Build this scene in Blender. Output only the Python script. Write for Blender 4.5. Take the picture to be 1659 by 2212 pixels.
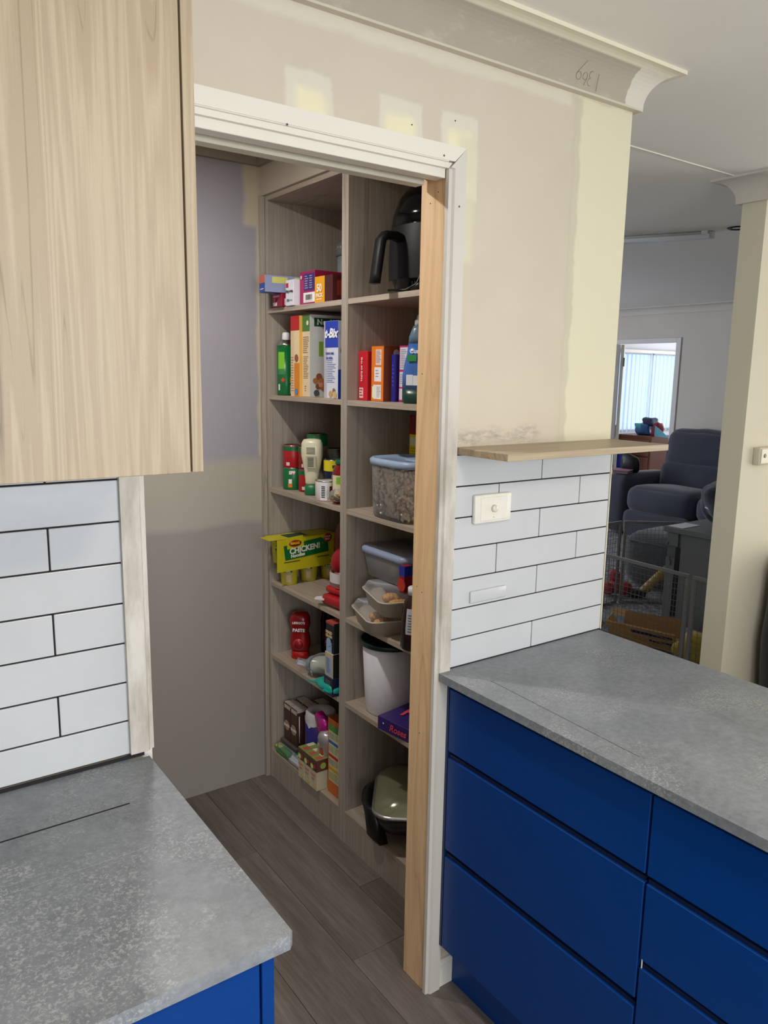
import bpy, bmesh, math, random
from mathutils import Vector, Matrix, noise

for o in list(bpy.data.objects): bpy.data.objects.remove(o)
S = bpy.context.scene
COL = S.collection
PI = math.pi

# ------------------------------------------------------------------ camera
YAW, PITCH, ROLL, F = math.radians(35.4036), math.radians(-10.1811), math.radians(.9534), 1662.0
fw = Vector((math.sin(YAW)*math.cos(PITCH), math.cos(YAW)*math.cos(PITCH), math.sin(PITCH)))
rt = Vector((math.cos(YAW), -math.sin(YAW), 0)); up = rt.cross(fw)
r2 = rt*math.cos(ROLL)+up*math.sin(ROLL); u2 = -rt*math.sin(ROLL)+up*math.cos(ROLL)
cd = bpy.data.cameras.new('camera'); cam = bpy.data.objects.new('camera', cd); COL.objects.link(cam)
cam.matrix_world = Matrix(((r2.x, u2.x, -fw.x, -1.1823), (r2.y, u2.y, -fw.y, -1.3889), (r2.z, u2.z, -fw.z, 1.6189), (0, 0, 0, 1)))
cd.sensor_fit = 'VERTICAL'; cd.sensor_height = 36; cd.lens = F*36/2212; cd.clip_start = .02
S.camera = cam

# ------------------------------------------------------------------ world, lights, exposure
W = bpy.data.worlds.new('world'); S.world = W; W.use_nodes = True
W.node_tree.nodes['Background'].inputs[0].default_value = (.86, .93, 1, 1)
W.node_tree.nodes['Background'].inputs[1].default_value = .9
S.view_settings.view_transform = 'Standard'; S.view_settings.look = 'None'
S.view_settings.gamma = 1; S.view_settings.use_curve_mapping = False
S.view_settings.exposure = 0.0

def area(name, loc, rot, sx, sy, power, col, shape='RECTANGLE'):
    l = bpy.data.lights.new(name, 'AREA'); l.shape = shape; l.size = sx
    if shape == 'RECTANGLE': l.size_y = sy
    l.energy = power; l.color = col
    o = bpy.data.objects.new(name, l); COL.objects.link(o); o.location = loc; o.rotation_euler = rot
    return o
R = math.radians
# daylight through the kitchen window behind the camera, and the glass doors of the dining end to the right
area('kitchen_window_daylight', (-.8, -3.42, 1.55), (R(90), 0, 0), 2.6, 1.2, 76, (.88, .94, 1))
area('dining_door_daylight', (4.62, -1.6, 1.2), (R(90), 0, R(90)), 2.4, 2.1, 62, (1, .97, .88))
# added north window for the lounge, unseen, put in for its light
area('lounge_added_daylight', (3.4, 6.12, 1.5), (R(-90), 0, 0), 2.4, 1.3, 75, (.82, .88, 1))
area('bedroom_sun_daylight', (8.5, 5.95, 1.45), (R(-90), 0, 0), 1.6, 1.5, 30, (.8, .9, 1))
area('bedroom_added_daylight', (9.85, 4.1, 1.5), (R(90), 0, R(90)), 1.8, 1.2, 60, (.9, .94, 1))  # added side light, unseen, to brighten the bedroom

# ------------------------------------------------------------------ material helpers
def lin(c):
    if isinstance(c, str):
        c = c.lstrip('#'); c = tuple(int(c[i:i+2], 16)/255 for i in (0, 2, 4))
    return tuple((v/12.92 if v <= .04045 else ((v+.055)/1.055)**2.4) for v in c[:3])+(1,)

class NT:
    def __init__(s, name):
        s.m = bpy.data.materials.new(name); s.m.use_nodes = True; s.t = s.m.node_tree
        s.b = s.t.nodes['Principled BSDF']; s.out = s.t.nodes['Material Output']
    def n(s, kind, **kw):
        x = s.t.nodes.new(kind)
        for k, v in kw.items(): setattr(x, k, v)
        return x
    def link(s, a, b): s.t.links.new(a, b)
    def math(s, op, a, b=0.0, clamp=False):
        x = s.n('ShaderNodeMath', operation=op, use_clamp=clamp)
        for i, v in enumerate((a, b)):
            if isinstance(v, (int, float)): x.inputs[i].default_value = v
            else: s.link(v, x.inputs[i])
        return x.outputs[0]
    def coord(s, which='Object', scale=(1, 1, 1)):
        if which == 'World':
            g = s.n('ShaderNodeNewGeometry').outputs['Position']
        else: g = s.n('ShaderNodeTexCoord').outputs[which]
        mp = s.n('ShaderNodeMapping'); mp.inputs['Scale'].default_value = scale
        s.link(g, mp.inputs[0]); return mp.outputs[0]
    def noise(s, co, scale, detail=3, rough=.55, dist=0):
        x = s.n('ShaderNodeTexNoise'); x.inputs['Scale'].default_value = scale; x.inputs['Detail'].default_value = detail
        x.inputs['Roughness'].default_value = rough; x.inputs['Distortion'].default_value = dist
        s.link(co, x.inputs['Vector']); return x.outputs['Fac']
    def ramp(s, fac, stops):
        x = s.n('ShaderNodeValToRGB'); e = x.color_ramp.elements
        while len(e) < len(stops): e.new(.5)
        for el, (p, c) in zip(e, stops): el.position = p; el.color = lin(c)
        s.link(fac, x.inputs[0]); return x.outputs[0]
    def mix(s, fac, a, b):
        x = s.n('ShaderNodeMix', data_type='RGBA')
        if isinstance(fac, (int, float)): x.inputs[0].default_value = fac
        else: s.link(fac, x.inputs[0])
        for i, v in ((6, a), (7, b)):
            if isinstance(v, (tuple, str)): x.inputs[i].default_value = lin(v)
            else: s.link(v, x.inputs[i])
        return x.outputs[2]
    def base(s, v):
        if isinstance(v, (tuple, str)): s.b.inputs['Base Color'].default_value = lin(v)
        else: s.link(v, s.b.inputs['Base Color'])
    def set(s, **kw):
        for k, v in kw.items():
            i = s.b.inputs[k.replace('_', ' ')]
            if isinstance(v, (int, float)): i.default_value = v
            else: s.link(v, i)
    def bump(s, h, strength=.2, dist=.002):
        x = s.n('ShaderNodeBump'); x.inputs['Strength'].default_value = strength; x.inputs['Distance'].default_value = dist
        s.link(h, x.inputs['Height']); s.link(x.outputs[0], s.b.inputs['Normal'])
    def boxmask(s, co, ax, lo, hi, bx, blo, bhi, soft, wob=.01, wscale=14):
        """soft rectangle in world axes ax, bx with a wobbling edge"""
        sp = s.n('ShaderNodeSeparateXYZ'); s.link(co, sp.inputs[0])
        nz = s.math('MULTIPLY', s.math('SUBTRACT', s.noise(co, wscale, 3), .5), wob*2)
        u = s.math('ADD', sp.outputs[ax], nz); v = s.math('ADD', sp.outputs[bx], nz)
        r = None
        for q, a, b in ((u, lo, hi), (v, blo, bhi)):
            for e in (s.math('DIVIDE', s.math('SUBTRACT', q, a), soft, True), s.math('DIVIDE', s.math('SUBTRACT', b, q), soft, True)):
                r = e if r is None else s.math('MULTIPLY', r, e)
        return r

_cache = {}
def plain(col, rough=.5, metal=0, spec=.5, coat=0, grain=0.03):
    """small printed or moulded surfaces: one colour with a faint procedural unevenness"""
    k = (str(col), rough, metal, spec, coat)
    if k in _cache: return _cache[k]
    n = NT('surface_%s' % str(col).strip('#')); c = lin(col)
    co = n.coord('Object'); f = n.noise(co, 60, 2)
    d = tuple(max(0, v*(1-grain*3)) for v in c[:3])+(1,); l = tuple(min(1, v*(1+grain*2)) for v in c[:3])+(1,)
    x = n.n('ShaderNodeMix', data_type='RGBA'); n.link(f, x.inputs[0]); x.inputs[6].default_value = d; x.inputs[7].default_value = l
    n.link(x.outputs[2], n.b.inputs['Base Color'])
    n.set(Roughness=rough, Metallic=metal); n.b.inputs['Specular IOR Level'].default_value = spec
    if coat: n.b.inputs['Coat Weight'].default_value = coat
    _cache[k] = n.m; return n.m

def wood(name, cols, axis, rough=.5, fine=90, wide=16, stretch=.05):
    n = NT(name); sc = [1, 1, 1]; sc[axis] = stretch
    co = n.coord('World', sc)
    a = n.noise(co, wide*.95, 2, .5, .1); b = n.noise(co, fine*1.6, 3, .7, .2)
    rg = n.math('PINGPONG', n.math('MULTIPLY', a, 9), 1.0); lo = n.noise(co, wide*.9, 3, .6)
    f = n.math('ADD', n.math('ADD', n.math('MULTIPLY', n.math('POWER', rg, .45), .42), n.math('MULTIPLY', lo, .38)), n.math('MULTIPLY', b, .26))
    c = n.ramp(f, [(.30, cols[0]), (.42, cols[3]), (.52, cols[1]), (.60, cols[2]), (.68, cols[1]), (.76, cols[2])])
    co2 = n.coord('World'); g = n.noise(co2, 420, 2)
    c = n.mix(n.math('MULTIPLY', g, .16), c, cols[0])
    n.base(c); n.set(Roughness=rough); n.bump(b, .08, .001)
    return n.m
LAM = ['#7a6850', '#a8947a', '#b8a68b', '#a99679']
LAMP = ['#80746a', '#a0958a', '#afa498', '#a3988b']  # same oak laminate, greyed in the colour for the pantry's shade
M_lamz = wood('oak_laminate_upright', LAM, 2, .42, 90, 16, .022)
M_lamx = wood('oak_laminate_lengthwise', LAM, 0, .42, 90, 16, .03)
M_plz = wood('pantry_laminate_upright', LAMP, 2, .5, 90, 18, .02)
M_ply = wood('pantry_laminate_shelf', ['#8a7b69', '#a8998a', '#b7a999', '#ab9d8c'], 1, .5)
M_pine = wood('raw_pine', ['#c89a6c', '#e2bb8e', '#ecc89c', '#dfb88b'], 2, .6, 70, 9, .09)

def wall_base(n, c1, c2):
    co = n.coord('World'); f = n.noise(co, 2.2, 4, .6); return co, n.mix(f, c1, c2)

def m_main_wall():
    n = NT('kitchen_wall_paint_and_filler'); co, c = wall_base(n, '#c6b9a6', '#d8cebe')
    def patch(x0, x1, z0, z1, soft, wob, a, amt=1):
        nonlocal c
        c = n.mix(n.math('MULTIPLY', n.boxmask(co, 0, x0, x1, 2, z0, z1, soft, wob), amt), c, a)
    patch(.362, 9, -1, 2.296, .006, .012, '#ddd6bb'); patch(.352, .39, 1.4, 2.295, .01, .02, '#c6bea9', .8)
    for x0, x1, z1 in ((-.435, -.338, 2.185), (-.222, -.112, 2.178), (-.058, .045, 2.176)):
        patch(x0-.006, x1+.006, 2.0, z1+.006, .008, .016, '#dad4c4'); patch(x0+.008, x1-.008, 2.0, z1-.022, .016, .016, '#eae1c2')
    patch(-.02, .05, 1.86, 2.15, .02, .008, '#d9d2b8', .8)
    patch(-.8, .35, 2.262, 2.3, .012, .012, '#dcd3c2', .8)
    # scuffs above the shelf
    nz = n.noise(n.coord('World', (1, 1, 3)), 26, 5, .7)
    sm = n.math('MULTIPLY', n.boxmask(co, 0, -.02, .30, 2, 1.44, 1.5, .035, .03), n.math('MULTIPLY', n.math('SUBTRACT', nz, .40, True), 4.5, True))
    c = n.mix(n.math('MULTIPLY', sm, .8), c, '#8a8173')
    n.base(c); n.set(Roughness=.75); n.bump(n.noise(co, 180, 2), .12, .001); return n.m
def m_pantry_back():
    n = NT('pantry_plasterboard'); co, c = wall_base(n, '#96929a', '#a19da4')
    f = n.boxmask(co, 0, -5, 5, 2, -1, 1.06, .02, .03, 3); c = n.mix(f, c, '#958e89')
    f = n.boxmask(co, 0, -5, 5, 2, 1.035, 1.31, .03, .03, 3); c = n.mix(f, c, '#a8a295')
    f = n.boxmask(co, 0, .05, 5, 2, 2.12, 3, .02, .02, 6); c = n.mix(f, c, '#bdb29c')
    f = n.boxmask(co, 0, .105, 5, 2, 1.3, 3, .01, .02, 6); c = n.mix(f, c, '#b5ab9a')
    n.base(c); n.set(Roughness=.85); return n.m
def m_paint(name, c1, c2, rough=.7):
    n = NT(name); co, c = wall_base(n, c1, c2); n.base(c); n.set(Roughness=rough); n.bump(n.noise(co, 200, 2), .08, .001); return n.m
M_wall = m_main_wall(); M_pback = m_pantry_back()
M_ceil = m_paint('ceiling_paint', '#f0ede6', '#f6f3ed')
M_cream = m_paint('cream_wall_paint', '#d3cbb5', '#ddd6c2')
M_lounge = m_paint('lounge_wall_paint', '#c9c3ba', '#d2ccc4')
M_white = m_paint('gloss_white_trim', '#e4ded2', '#ece7dc', .4)
def m_strip():
    n = NT('scuffed_white_casing'); co, c = wall_base(n, '#cdc7bf', '#d9d4cc')
    nz = n.noise(n.coord('World', (2, 2, .5)), 11, 5, .65)
    sp = n.n('ShaderNodeSeparateXYZ'); n.link(co, sp.inputs[0])
    band = n.math('MULTIPLY', n.math('SUBTRACT', 1.62, sp.outputs[2], True), 4, True)
    band = n.math('MULTIPLY', band, n.math('MULTIPLY', n.math('SUBTRACT', sp.outputs[2], .86, True), 12, True))
    f = n.math('MULTIPLY', n.math('MULTIPLY', n.math('SUBTRACT', nz, .36, True), 3.6, True), band)
    c = n.mix(n.math('MULTIPLY', f, .72), c, '#9c9284'); n.base(c); n.set(Roughness=.5); return n.m
M_case = m_strip()
def m_cornice():
    n = NT('unpainted_cornice'); co, c = wall_base(n, '#a79c8c', '#b5ab9c')
    nz = n.noise(n.coord('World', (1, 1, 2)), 9, 5, .7)
    c = n.mix(n.math('MULTIPLY', n.math('SUBTRACT', nz, .56, True), 3.5, True), c, '#cac1b1')
    sp = n.n('ShaderNodeSeparateXYZ'); n.link(co, sp.inputs[0])
    w = n.math('ADD', sp.outputs[0], n.math('MULTIPLY', n.noise(co, 60, 3), .02))
    e = n.math('DIVIDE', n.math('SUBTRACT', w, .530), .004, True); c = n.mix(e, c, '#d8d2c6')
    e = n.math('DIVIDE', n.math('SUBTRACT', sp.outputs[2], 2.374), .002, True); c = n.mix(e, c, '#e6dec8')  # highlight along the top lip, painted as a paler tone
    e = n.math('DIVIDE', n.math('SUBTRACT', 2.303, sp.outputs[2]), .002, True); c = n.mix(e, c, '#cfc6b4')
    n.base(c); n.set(Roughness=.8); return n.m
M_corn = m_cornice()
def m_stone():
    n = NT('grey_stone_benchtop'); co = n.coord('World')
    a = n.noise(co, 7, 5, .6); b = n.noise(co, 260, 3, .7); c2 = n.noise(co, 60, 4, .7)
    c = n.ramp(n.math('ADD', n.math('MULTIPLY', a, .5), n.math('MULTIPLY', c2, .5)), [(.35, '#6d7177'), (.5, '#7e8389'), (.65, '#8f949a')])
    big = n.noise(co, 5, 4, .62, .3)
    d = n.math('MULTIPLY', n.math('SUBTRACT', big, .45, True), 5, True)
    fl = n.math('MULTIPLY', n.math('SUBTRACT', n.noise(co, 190, 3, .75, .5), .5, True), 7, True)
    c = n.mix(n.math('MULTIPLY', n.math('MULTIPLY', d, fl), .75), c, '#b9b8b5')
    c = n.mix(n.math('MULTIPLY', n.math('SUBTRACT', b, .58, True), 2.2, True), c, '#9c9d9b')
    dm = n.boxmask(co, 0, -3, -.70, 1, -.7, -.17, .12, .10, 6)
    c = n.mix(n.math('MULTIPLY', n.math('MULTIPLY', dm, n.math('ADD', .12, n.math('MULTIPLY', fl, d), True)), .55), c, '#b6b9c0')
    n.base(c); n.set(Roughness=.42); n.bump(b, .1, .0006); return n.m
M_stone = m_stone()
def m_floor():
    n = NT('grey_oak_plank'); co = n.coord('World', (1, .07, 1)); oi = n.n('ShaderNodeObjectInfo')
    ad = n.n('ShaderNodeVectorMath', operation='ADD'); n.link(co, ad.inputs[0])
    cm = n.n('ShaderNodeCombineXYZ'); n.link(n.math('MULTIPLY', oi.outputs['Random'], 30), cm.inputs[1]); n.link(cm.outputs[0], ad.inputs[1])
    v = ad.outputs[0]
    a = n.noise(v, 11, 5, .6, 1.4); b = n.noise(v, 120, 3, .7)
    f = n.math('ADD', n.math('MULTIPLY', a, .6), n.math('MULTIPLY', b, .4))
    f = n.math('ADD', f, n.math('MULTIPLY', n.math('SUBTRACT', oi.outputs['Random'], .5), .12))
    c = n.ramp(f, [(.32, '#554c48'), (.5, '#6b625e'), (.66, '#80776f')])
    n.base(c); n.set(Roughness=.42); n.bump(b, .12, .0008); return n.m
M_floor = m_floor()
def m_tile():
    n = NT('white_gloss_tile'); co = n.coord('World'); f = n.noise(co, 9, 3)
    n.base(n.mix(f, '#c3c5c9', '#cbcdd1')); n.set(Roughness=.22)
    n.bump(n.noise(co, 22, 2), .10, .004); return n.m
M_tile = m_tile()
M_grout = plain('#1d1a20', .9)
M_blue = plain('#023b84', .34, 0, .3, 0, .01)
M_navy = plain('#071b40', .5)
M_carc = plain('#060b18', .8)
M_pl = plain('#e9e4da', .35)
M_black = plain('#0c0c0d', .35); M_gblack = plain('#050506', .12, 0, .22, 0)
M_steel = plain('#b9bab8', .25, 1)
def m_fabric(name, c1, c2, sc=300):
    n = NT(name); co = n.coord('Object'); f = n.noise(co, 5, 4); g = n.noise(co, sc, 2)
    n.base(n.mix(f, c1, c2)); n.set(Roughness=.9); n.b.inputs['Sheen Weight'].default_value = .3; n.bump(g, .3, .002); return n.m
M_sofa = m_fabric('navy_velour', '#2b2d3c', '#3a3d4e'); M_pouf = m_fabric('charcoal_vinyl', '#2c2f31', '#383b3d')
def m_clear(name, col=(.95, .97, 1), alpha=.22, rough=.08):
    n = NT(name); n.base('#ffffff'); t = n.n('ShaderNodeBsdfTransparent'); t.inputs[0].default_value = (*col, 1)
    n.set(Roughness=rough); n.base('#dfe6ee'); mx = n.n('ShaderNodeMixShader')
    fr = n.n('ShaderNodeFresnel'); fr.inputs[0].default_value = 1.35
    n.link(n.math('ADD', fr.outputs[0], alpha, True), mx.inputs[0]); n.link(t.outputs[0], mx.inputs[1]); n.link(n.b.outputs[0], mx.inputs[2]); n.link(mx.outputs[0], n.out.inputs[0]); return n.m
M_clear = m_clear('clear_plastic', (.98, .98, 1), .06, .12); M_film = m_clear('crinkled_plastic_film', (.97, .97, 1), .07, .12); M_tubm = m_clear('frosted_clear_plastic', (.9, .94, 1), .28, .25)
M_glass = m_clear('window_glass', (.97, .99, 1), .02, .02)

# ------------------------------------------------------------------ mesh helpers
class MB:
    def __init__(s): s.bm = bmesh.new(); s.slots = []; s.cur = 0
    def use(s, m):
        if m not in s.slots: s.slots.append(m)
        s.cur = s.slots.index(m); return s
    def _t(s, geom_faces):
        for f in geom_faces: f.material_index = s.cur
    def box(s, x0, x1, y0, y1, z0, z1, bev=0, seg=1, smooth=False, M=None):
        b = bmesh.new(); bmesh.ops.create_cube(b, size=1)
        for v in b.verts: v.co = Vector(((x0+x1)/2+v.co.x*(x1-x0), (y0+y1)/2+v.co.y*(y1-y0), (z0+z1)/2+v.co.z*(z1-z0)))
        if bev: bmesh.ops.bevel(b, geom=b.edges[:], offset=bev, segments=seg, affect='EDGES', profile=.5)
        return s.join(b, M, smooth)
    def join(s, b, M=None, smooth=False):
        vm = {}
        for v in b.verts: vm[v] = s.bm.verts.new(M @ v.co if M else v.co)
        for f in b.faces:
            try:
                q = s.bm.faces.new([vm[v] for v in f.verts]); q.material_index = s.cur; q.smooth = smooth
            except ValueError: pass
        b.free(); return s
    def prism(s, pts, z0, z1, axis='z', M=None):
        b = bmesh.new()
        def P(p, h): return {'z': (p[0], p[1], h), 'y': (p[0], h, p[1]), 'x': (h, p[0], p[1])}[axis]
        lo = [b.verts.new(P(p, z0)) for p in pts]; hi = [b.verts.new(P(p, z1)) for p in pts]
        b.faces.new(lo); b.faces.new(hi[::-1])
        for i in range(len(pts)):
            j = (i+1) % len(pts); b.faces.new([lo[i], hi[i], hi[j], lo[j]])
        bmesh.ops.recalc_face_normals(b, faces=b.faces[:]); return s.join(b, M)
    def lathe(s, prof, seg=28, M=None, smooth=True, cap=True, sx=1, sy=1, a0=0, a1=2*PI):
        b = bmesh.new(); rings = []; full = abs(a1-a0-2*PI) < 1e-6; n = seg if full else seg+1
        for r, z in prof:
            rings.append([b.verts.new((r*sx*math.cos(a0+(a1-a0)*k/seg), r*sy*math.sin(a0+(a1-a0)*k/seg), z)) for k in range(n)])
        for i in range(len(rings)-1):
            for k in range(n if full else n-1):
                j = (k+1) % n; b.faces.new([rings[i][k], rings[i][j], rings[i+1][j], rings[i+1][k]])
        if cap and full:
            if prof[0][0] > 1e-5: b.faces.new(rings[0][::-1])
            if prof[-1][0] > 1e-5: b.faces.new(rings[-1])
        return s.join(b, M, smooth)
    def loft(s, rings, M=None, smooth=True, cap0=True, cap1=True):
        b = bmesh.new(); R_ = [[b.verts.new(p) for p in r] for r in rings]; n = len(R_[0])
        for i in range(len(R_)-1):
            for k in range(n):
                j = (k+1) % n; b.faces.new([R_[i][k], R_[i][j], R_[i+1][j], R_[i+1][k]])
        if cap0: b.faces.new(R_[0][::-1])
        if cap1: b.faces.new(R_[-1])
        bmesh.ops.recalc_face_normals(b, faces=b.faces[:]) if (cap0 and cap1) else None
        return s.join(b, M, smooth)
    def tube(s, pts, r, seg=8, M=None, smooth=True):
        pts = [Vector(p) for p in pts]; rings = []; n = len(pts)
        for i, p in enumerate(pts):
            d = (pts[min(i+1, n-1)]-pts[max(i-1, 0)]).normalized(); a = Vector((0, 0, 1)) if abs(d.z) < .9 else Vector((1, 0, 0))
            u = d.cross(a).normalized(); v = d.cross(u); rr = r[i] if isinstance(r, (list, tuple)) else r
            rings.append([p+(u*math.cos(2*PI*k/seg)+v*math.sin(2*PI*k/seg))*rr for k in range(seg)])
        return s.loft(rings, M, smooth)
    def soft(s, hx, hy, hz, r, n=8, puff=0, wr=0, ws=3, seed=0, M=None):
        """rounded box of half sizes with optional bulge and wrinkles"""
        b = bmesh.new(); bmesh.ops.create_cube(b, size=2); bmesh.ops.subdivide_edges(b, edges=b.edges[:], cuts=n, use_grid_fill=True)
        h = Vector((hx, hy, hz)); r = min(r, hx, hy, hz)
        for v in b.verts:
            p = v.co.copy(); w = Vector([math.sin(c*PI/2) for c in p])
            q = Vector((w.x*h.x, w.y*h.y, w.z*h.z)); c = Vector([max(-(h[i]-r), min(h[i]-r, q[i])) for i in range(3)]); d = q-c
            o = c+d.normalized()*r if d.length > 1e-9 else q
            k = [1-abs(w[i])**2 for i in range(3)]
            if puff: o += Vector((w.x*k[1]*k[2], w.y*k[0]*k[2], w.z*k[0]*k[1]))*puff
            if wr: o += (o.normalized())*wr*noise.noise(o*ws+Vector((seed, seed*2, 0)))
            v.co = o
        return s.join(b, M, True)
    def build(s, name, m=None, parent=None, loc=None, shadow=True):
        me = bpy.data.meshes.new(name); s.bm.to_mesh(me); s.bm.free()
        if m is not None: me.materials.append(m)
        else:
            for q in s.slots: me.materials.append(q)
        o = bpy.data.objects.new(name, me); COL.objects.link(o)
        if parent: o.parent = parent
        if loc: o.location = loc
        return o
def T(x=0, y=0, z=0, rz=0, rx=0, ry=0, s=1):
    return Matrix.Translation((x, y, z)) @ Matrix.Rotation(rz, 4, 'Z') @ Matrix.Rotation(ry, 4, 'Y') @ Matrix.Rotation(rx, 4, 'X') @ Matrix.Scale(s, 4)
def tag(o, label=None, cat=None, group=None, kind=None):
    for k, v in (('label', label), ('category', cat), ('group', group), ('kind', kind)):
        if v: o[k] = v
    return o
def thing(name, label, cat, loc=(0, 0, 0), rz=0, group=None, tilt=(0, 0)):
    o = bpy.data.objects.new(name, None); COL.objects.link(o); o.empty_display_size = .05
    o.location = loc; o.rotation_euler = (tilt[0], tilt[1], rz); return tag(o, label, cat, group)
def struct(mb, name, m=None):
    return tag(mb.build(name, m), kind='structure')

def text_mesh(txt, size, bold=0, extrude=.00015, sp=1, shear=0):
    c = bpy.data.curves.new('lettering', 'FONT'); c.body = txt; c.size = size; c.align_x = 'CENTER'; c.align_y = 'CENTER'
    c.extrude = extrude; c.offset = bold; c.space_character = sp; c.shear = shear; c.resolution_u = 3
    o = bpy.data.objects.new('tmp_text', c); COL.objects.link(o)
    dg = bpy.context.evaluated_depsgraph_get(); me = bpy.data.meshes.new_from_object(o.evaluated_get(dg))
    bpy.data.objects.remove(o); bpy.data.curves.remove(c)
    return me
def lettering(specs, parent, name='lettering'):
    """specs: (text, size, matrix or callable, colour, bold, shear) joined into one printed part"""
    mb = MB()
    for sp in specs:
        txt, size, M, col = sp[:4]; bold = sp[4] if len(sp) > 4 else 0; sh = sp[5] if len(sp) > 5 else 0
        me = text_mesh(txt, size, bold, shear=sh); b = bmesh.new(); b.from_mesh(me); bpy.data.meshes.remove(me)
        mb.use(plain(col, .5))
        if callable(M):
            for v in b.verts: v.co = M(v.co)
            mb.join(b)
        else: mb.join(b, M)
    return mb.build(name, None, parent)
def face_matrix(face, dx, dy, dz, u, v, off=.0007, rot=0):
    """local frame with x right, y up as seen from outside the face"""
    Rz = Matrix.Rotation(rot, 4, 'Z')
    if face == 'F': B = Matrix(((0, 0, -1, -off), (-1, 0, 0, dy*(1-u)), (0, 1, 0, dz*v), (0, 0, 0, 1)))
    elif face == 'N': B = Matrix(((1, 0, 0, dx*u), (0, 0, -1, -off), (0, 1, 0, dz*v), (0, 0, 0, 1)))
    else: B = Matrix(((1, 0, 0, dx*u), (0, 1, 0, dy*v), (0, 0, 1, dz+off), (0, 0, 0, 1)))
    return B @ Rz
def face_rect(mb, face, dx, dy, dz, u0, v0, u1, v1, off=.0004):
    if face == 'F': mb.box(-off, .0002, dy*(1-u1), dy*(1-u0), dz*v0, dz*v1)
    elif face == 'N': mb.box(dx*u0, dx*u1, -off, .0002, dz*v0, dz*v1)
    else: mb.box(dx*u0, dx*u1, dy*v0, dy*v1, dz-.0002, dz+off)
def barcode(mb, face, dx, dy, dz, u0, v0, u1, v1, rnd, vert=True):
    mb.use(plain('#f0f0f0', .6)); face_rect(mb, face, dx, dy, dz, u0, v0, u1, v1, .0018); mb.use(plain('#1c1c22', .6))
    k = 11
    for i in range(k):
        a = .1+.8*i/k; w = .8/k*rnd.choice((.3, .5, .7))
        if vert: face_rect(mb, face, dx, dy, dz, u0+(u1-u0)*a, v0+(v1-v0)*.15, u0+(u1-u0)*(a+w), v0+(v1-v0)*.88, .0022)
        else: face_rect(mb, face, dx, dy, dz, u0+(u1-u0)*.12, v0+(v1-v0)*a, u0+(u1-u0)*.88, v0+(v1-v0)*(a+w), .0022)
def textlines(mb, face, dx, dy, dz, u0, v0, u1, v1, k, col, rnd):
    mb.use(plain(col, .6))
    for i in range(k):
        v = v1-(v1-v0)*(i+.2)/k; face_rect(mb, face, dx, dy, dz, u0, v-(v1-v0)*.38/k, u0+(u1-u0)*rnd.uniform(.6, 1), v, .0006)
def carton(name, label, loc, d, col, rz=0, prints=(), texts=(), codes=(), lines=(), discs=(), cat='box', group=None, tilt=(0, 0), cols=None, flap=False):
    dx, dy, dz = d; t = thing(name, label, cat, loc, rz, group, tilt); rnd = random.Random(hash(str(loc)) & 255)
    rnd = random.Random(int(abs(loc[0]*7919+loc[1]*104729+loc[2]*1299709)*10) % 99991)
    mb = MB(); mb.box(0, dx, 0, dy, 0, dz, .0009, 1)
    if flap: mb.box(.001, dx-.001, .001, dy*.55, dz, dz+.0012)
    mb.build('carton', plain(col, .42), t)
    if prints or codes or lines or discs:
        p = MB()
        for k_, (f, u0, v0, u1, v1, c) in enumerate(prints): p.use(plain(c, .42)); face_rect(p, f, dx, dy, dz, u0, v0, u1, v1, .0003+k_*.00009)
        for f, u, v, r, c in discs:
            p.use(plain(c, .42)); p.lathe([(r, 0), (r, .0003)], 18, face_matrix(f, dx, dy, dz, u, v, .0017+.00005*discs.index((f, u, v, r, c))), False)
        for f, u0, v0, u1, v1, k, c in lines: textlines(p, f, dx, dy, dz, u0, v0, u1, v1, k, c, rnd)
        for q in codes: barcode(p, q[0], dx, dy, dz, q[1], q[2], q[3], q[4], rnd, len(q) < 6)
        p.build('printed_design', None, t)
    if texts:
        lettering([(s, sz, face_matrix(f, dx, dy, dz, u, v, .0026, rot), c, b, sh) for f, s, u, v, sz, c, rot, b, sh in texts], t)
    return t
def cyl_map(r, az, z, k=1):
    """wraps flat lettering on an upright cylinder, centred at azimuth az"""
    def f(co):
        a = az+co.x/r; return Vector(((r+.0007+co.z)*math.cos(a), (r+.0007+co.z)*math.sin(a), z+co.y))
    return f
AZ = R(241)

# ------------------------------------------------------------------ setting: floor, walls, ceiling
fl = MB(); fl.box(-3.1, 9.8, -3.5, 6.2, -.06, -.012)
FLOOR = struct(fl, 'floor', plain('#3a3532', .8))
rnd = random.Random(4)
PW = .19
for i in range(-9, 9):
    x0 = -.137+i*PW; ylen = 1.35
    off = {0: .198, -1: -.55, 1: -.9, -2: .7}.get(i, rnd.uniform(-1, .3)); y = off-3*ylen
    while y < 1.25:
        y1 = y+ylen; a, b = max(y, -3.3), min(y1, 1.25)
        if b-a > .05 and b > -3.2:
            m = MB(); m.box(x0+.0006, x0+PW-.0006, a+.0006, b-.0006, -.012, 0, .0008, 1); m.build('plank', M_floor, FLOOR)
        y = y1
lf = MB(); lf.box(.58, 6.3, .40, 6.1, -.012, .004); lf.box(1.6, 5, -3.3, .4, -.012, .0); lf.box(6.3, 9.7, 1, 6.1, -.012, .002)
nf = NT('lounge_carpet'); co = nf.coord('World'); nf.base(nf.ramp(nf.noise(co, 26, 4, .7), [(.38, '#55525a'), (.5, '#7d7a80'), (.62, '#9b989c')])); nf.set(Roughness=.95); nf.bump(nf.noise(co, 160, 2), .6, .004)
lf.build('carpet', nf.m, FLOOR)

c = MB(); c.box(-3.1, 9.8, -3.5, 6.2, 2.39, 2.45); CEIL = struct(c, 'ceiling', M_ceil)
c = MB(); c.box(.58, 6.29, .40, .408, 2.3865, 2.391); struct(c, 'trim_1', M_white)

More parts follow.
